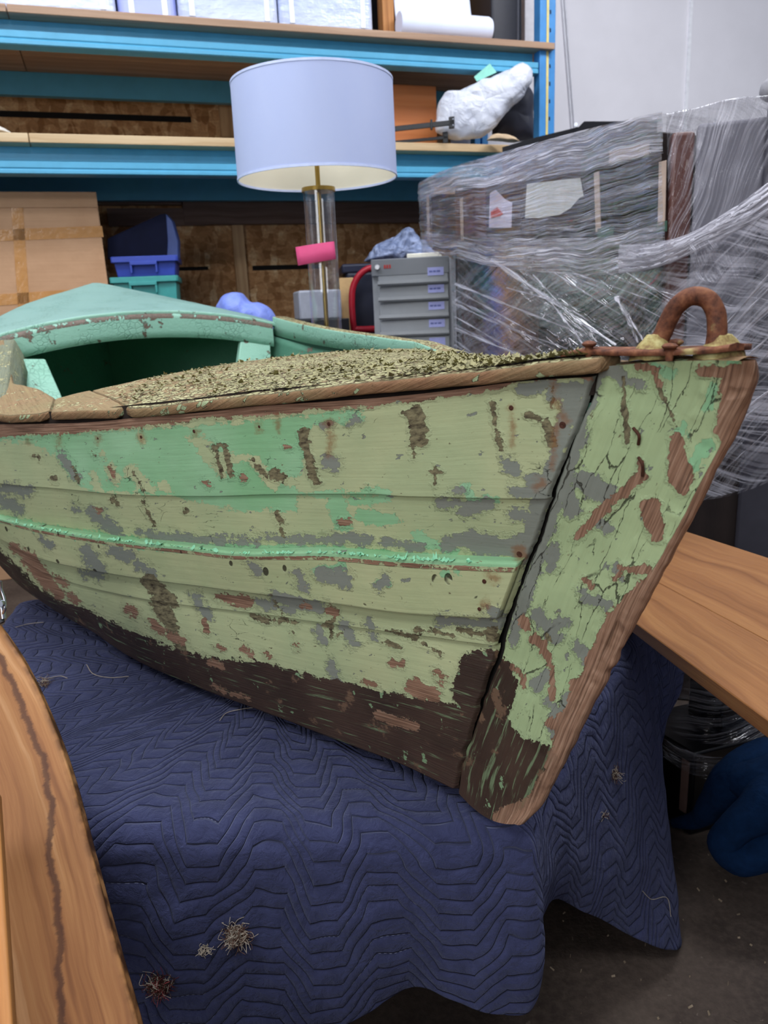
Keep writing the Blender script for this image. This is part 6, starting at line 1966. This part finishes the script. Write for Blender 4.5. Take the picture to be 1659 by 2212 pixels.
# ------------------------------------------------------------------ rumpled blue blanket on the floor
M_BLUE2 = plain('deep_blue_cloth', '#0f2747', .95, 0, .18, 60, spec=.1, bump=.003)
def cloth_roll(P, rads, seed):
    P = catmull(P, 70); R = np.interp(np.linspace(0, 1, 70), np.linspace(0, 1, len(rads)), rads)
    m_ = MB().tube(P, R, 40)
    V_ = np.array(m_.V); ax_ = np.repeat(P, 40, 0)[:len(V_)]
    d = V_ - ax_; V_ = V_ + d * (.28 * vnoise(V_, 9, seed, 3))[:, None]
    V_[:, 2] = np.maximum(V_[:, 2], .003)
    m_.V = list(V_)
    return m_
rb = thing('rumpled_blanket', 'rumpled deep blue blanket heaped on the floor at the right edge', 'blanket', Wz(1600, 1850, 0))
def G3(px, py, h, Y): 
    p = W(px, py, Y); return p
M1 = cloth_roll([W(1455, 1778, 1.70), W(1500, 1772, 1.66), W(1545, 1735, 1.62), W(1580, 1700, 1.60), W(1640, 1670, 1.60), W(1740, 1660, 1.62)], [.012, .022, .04, .06, .07, .08], 3)
M1.build('fold', M_BLUE2, rb, smooth=True)
M2 = cloth_roll([W(1700, 1700, 1.50), W(1640, 1745, 1.47), W(1585, 1790, 1.46), W(1562, 1830, 1.46), W(1585, 1852, 1.45), W(1660, 1830, 1.45), W(1760, 1800, 1.45)], [.06, .05, .04, .035, .04, .055, .07], 5)
M2.build('fold', M_BLUE2, rb, smooth=True)
M3 = cloth_roll([W(1580, 1680, 1.56), W(1660, 1700, 1.52), W(1780, 1720, 1.5)], [.03, .09, .11], 8)
M3.build('fold', M_BLUE2, rb, smooth=True)
def area(name, loc, target, size, power, col=(1, 1, 1)):
    d = bpy.data.lights.new(name, 'AREA'); d.shape = 'RECTANGLE'; d.size, d.size_y = size; d.energy = power; d.color = col
    o = bpy.data.objects.new(name, d); COL.objects.link(o)
    o.location = loc
    o.rotation_euler = (Vector(target) - Vector(loc)).to_track_quat('-Z', 'Y').to_euler()
    return o


area('ceiling_tube_light', (-.6, -1.2, 3.9), (-.6, -.2, 0), (2.4, .6), 80, (.93, .96, 1))
area('ceiling_tube_light', (.2, 1.2, 4.0), (.2, 1.3, 0), (2.4, .5), 60, (.93, .96, 1))
area('ceiling_tube_light', (-1.5, 2.4, 4.2), (-1.5, 3.2, 0), (2.4, .5), 75, (.9, .94, 1))
area('ceiling_tube_light', (2.2, 3.2, 4.3), (2.2, 4.4, 1), (2.4, .5), 100, (.95, .96, 1))
area('front_fill_light', (-1.9, -2.2, 2.4), (.1, 1.0, 1.0), (1.8, 1.8), 54, (.97, .98, 1))  # fill lamp added behind the viewer to brighten the hull side
w = bpy.data.worlds.new('world'); scene.world = w; w.use_nodes = True
bg = w.node_tree.nodes['Background']; bg.inputs[0].default_value = (.75, .82, 1, 1); bg.inputs[1].default_value = .26
scene.view_settings.view_transform = 'Standard'; scene.view_settings.look = 'None'
scene.view_settings.gamma = 1; scene.view_settings.use_curve_mapping = False
scene.view_settings.exposure = 0.0

cy = scene.cycles
cy.max_bounces = 6; cy.diffuse_bounces = 3; cy.glossy_bounces = 2; cy.transmission_bounces = 3; cy.transparent_max_bounces = 12
cy.use_adaptive_sampling = True; cy.adaptive_threshold = .06; cy.adaptive_min_samples = 12
cy.caustics_reflective = False; cy.caustics_refractive = False
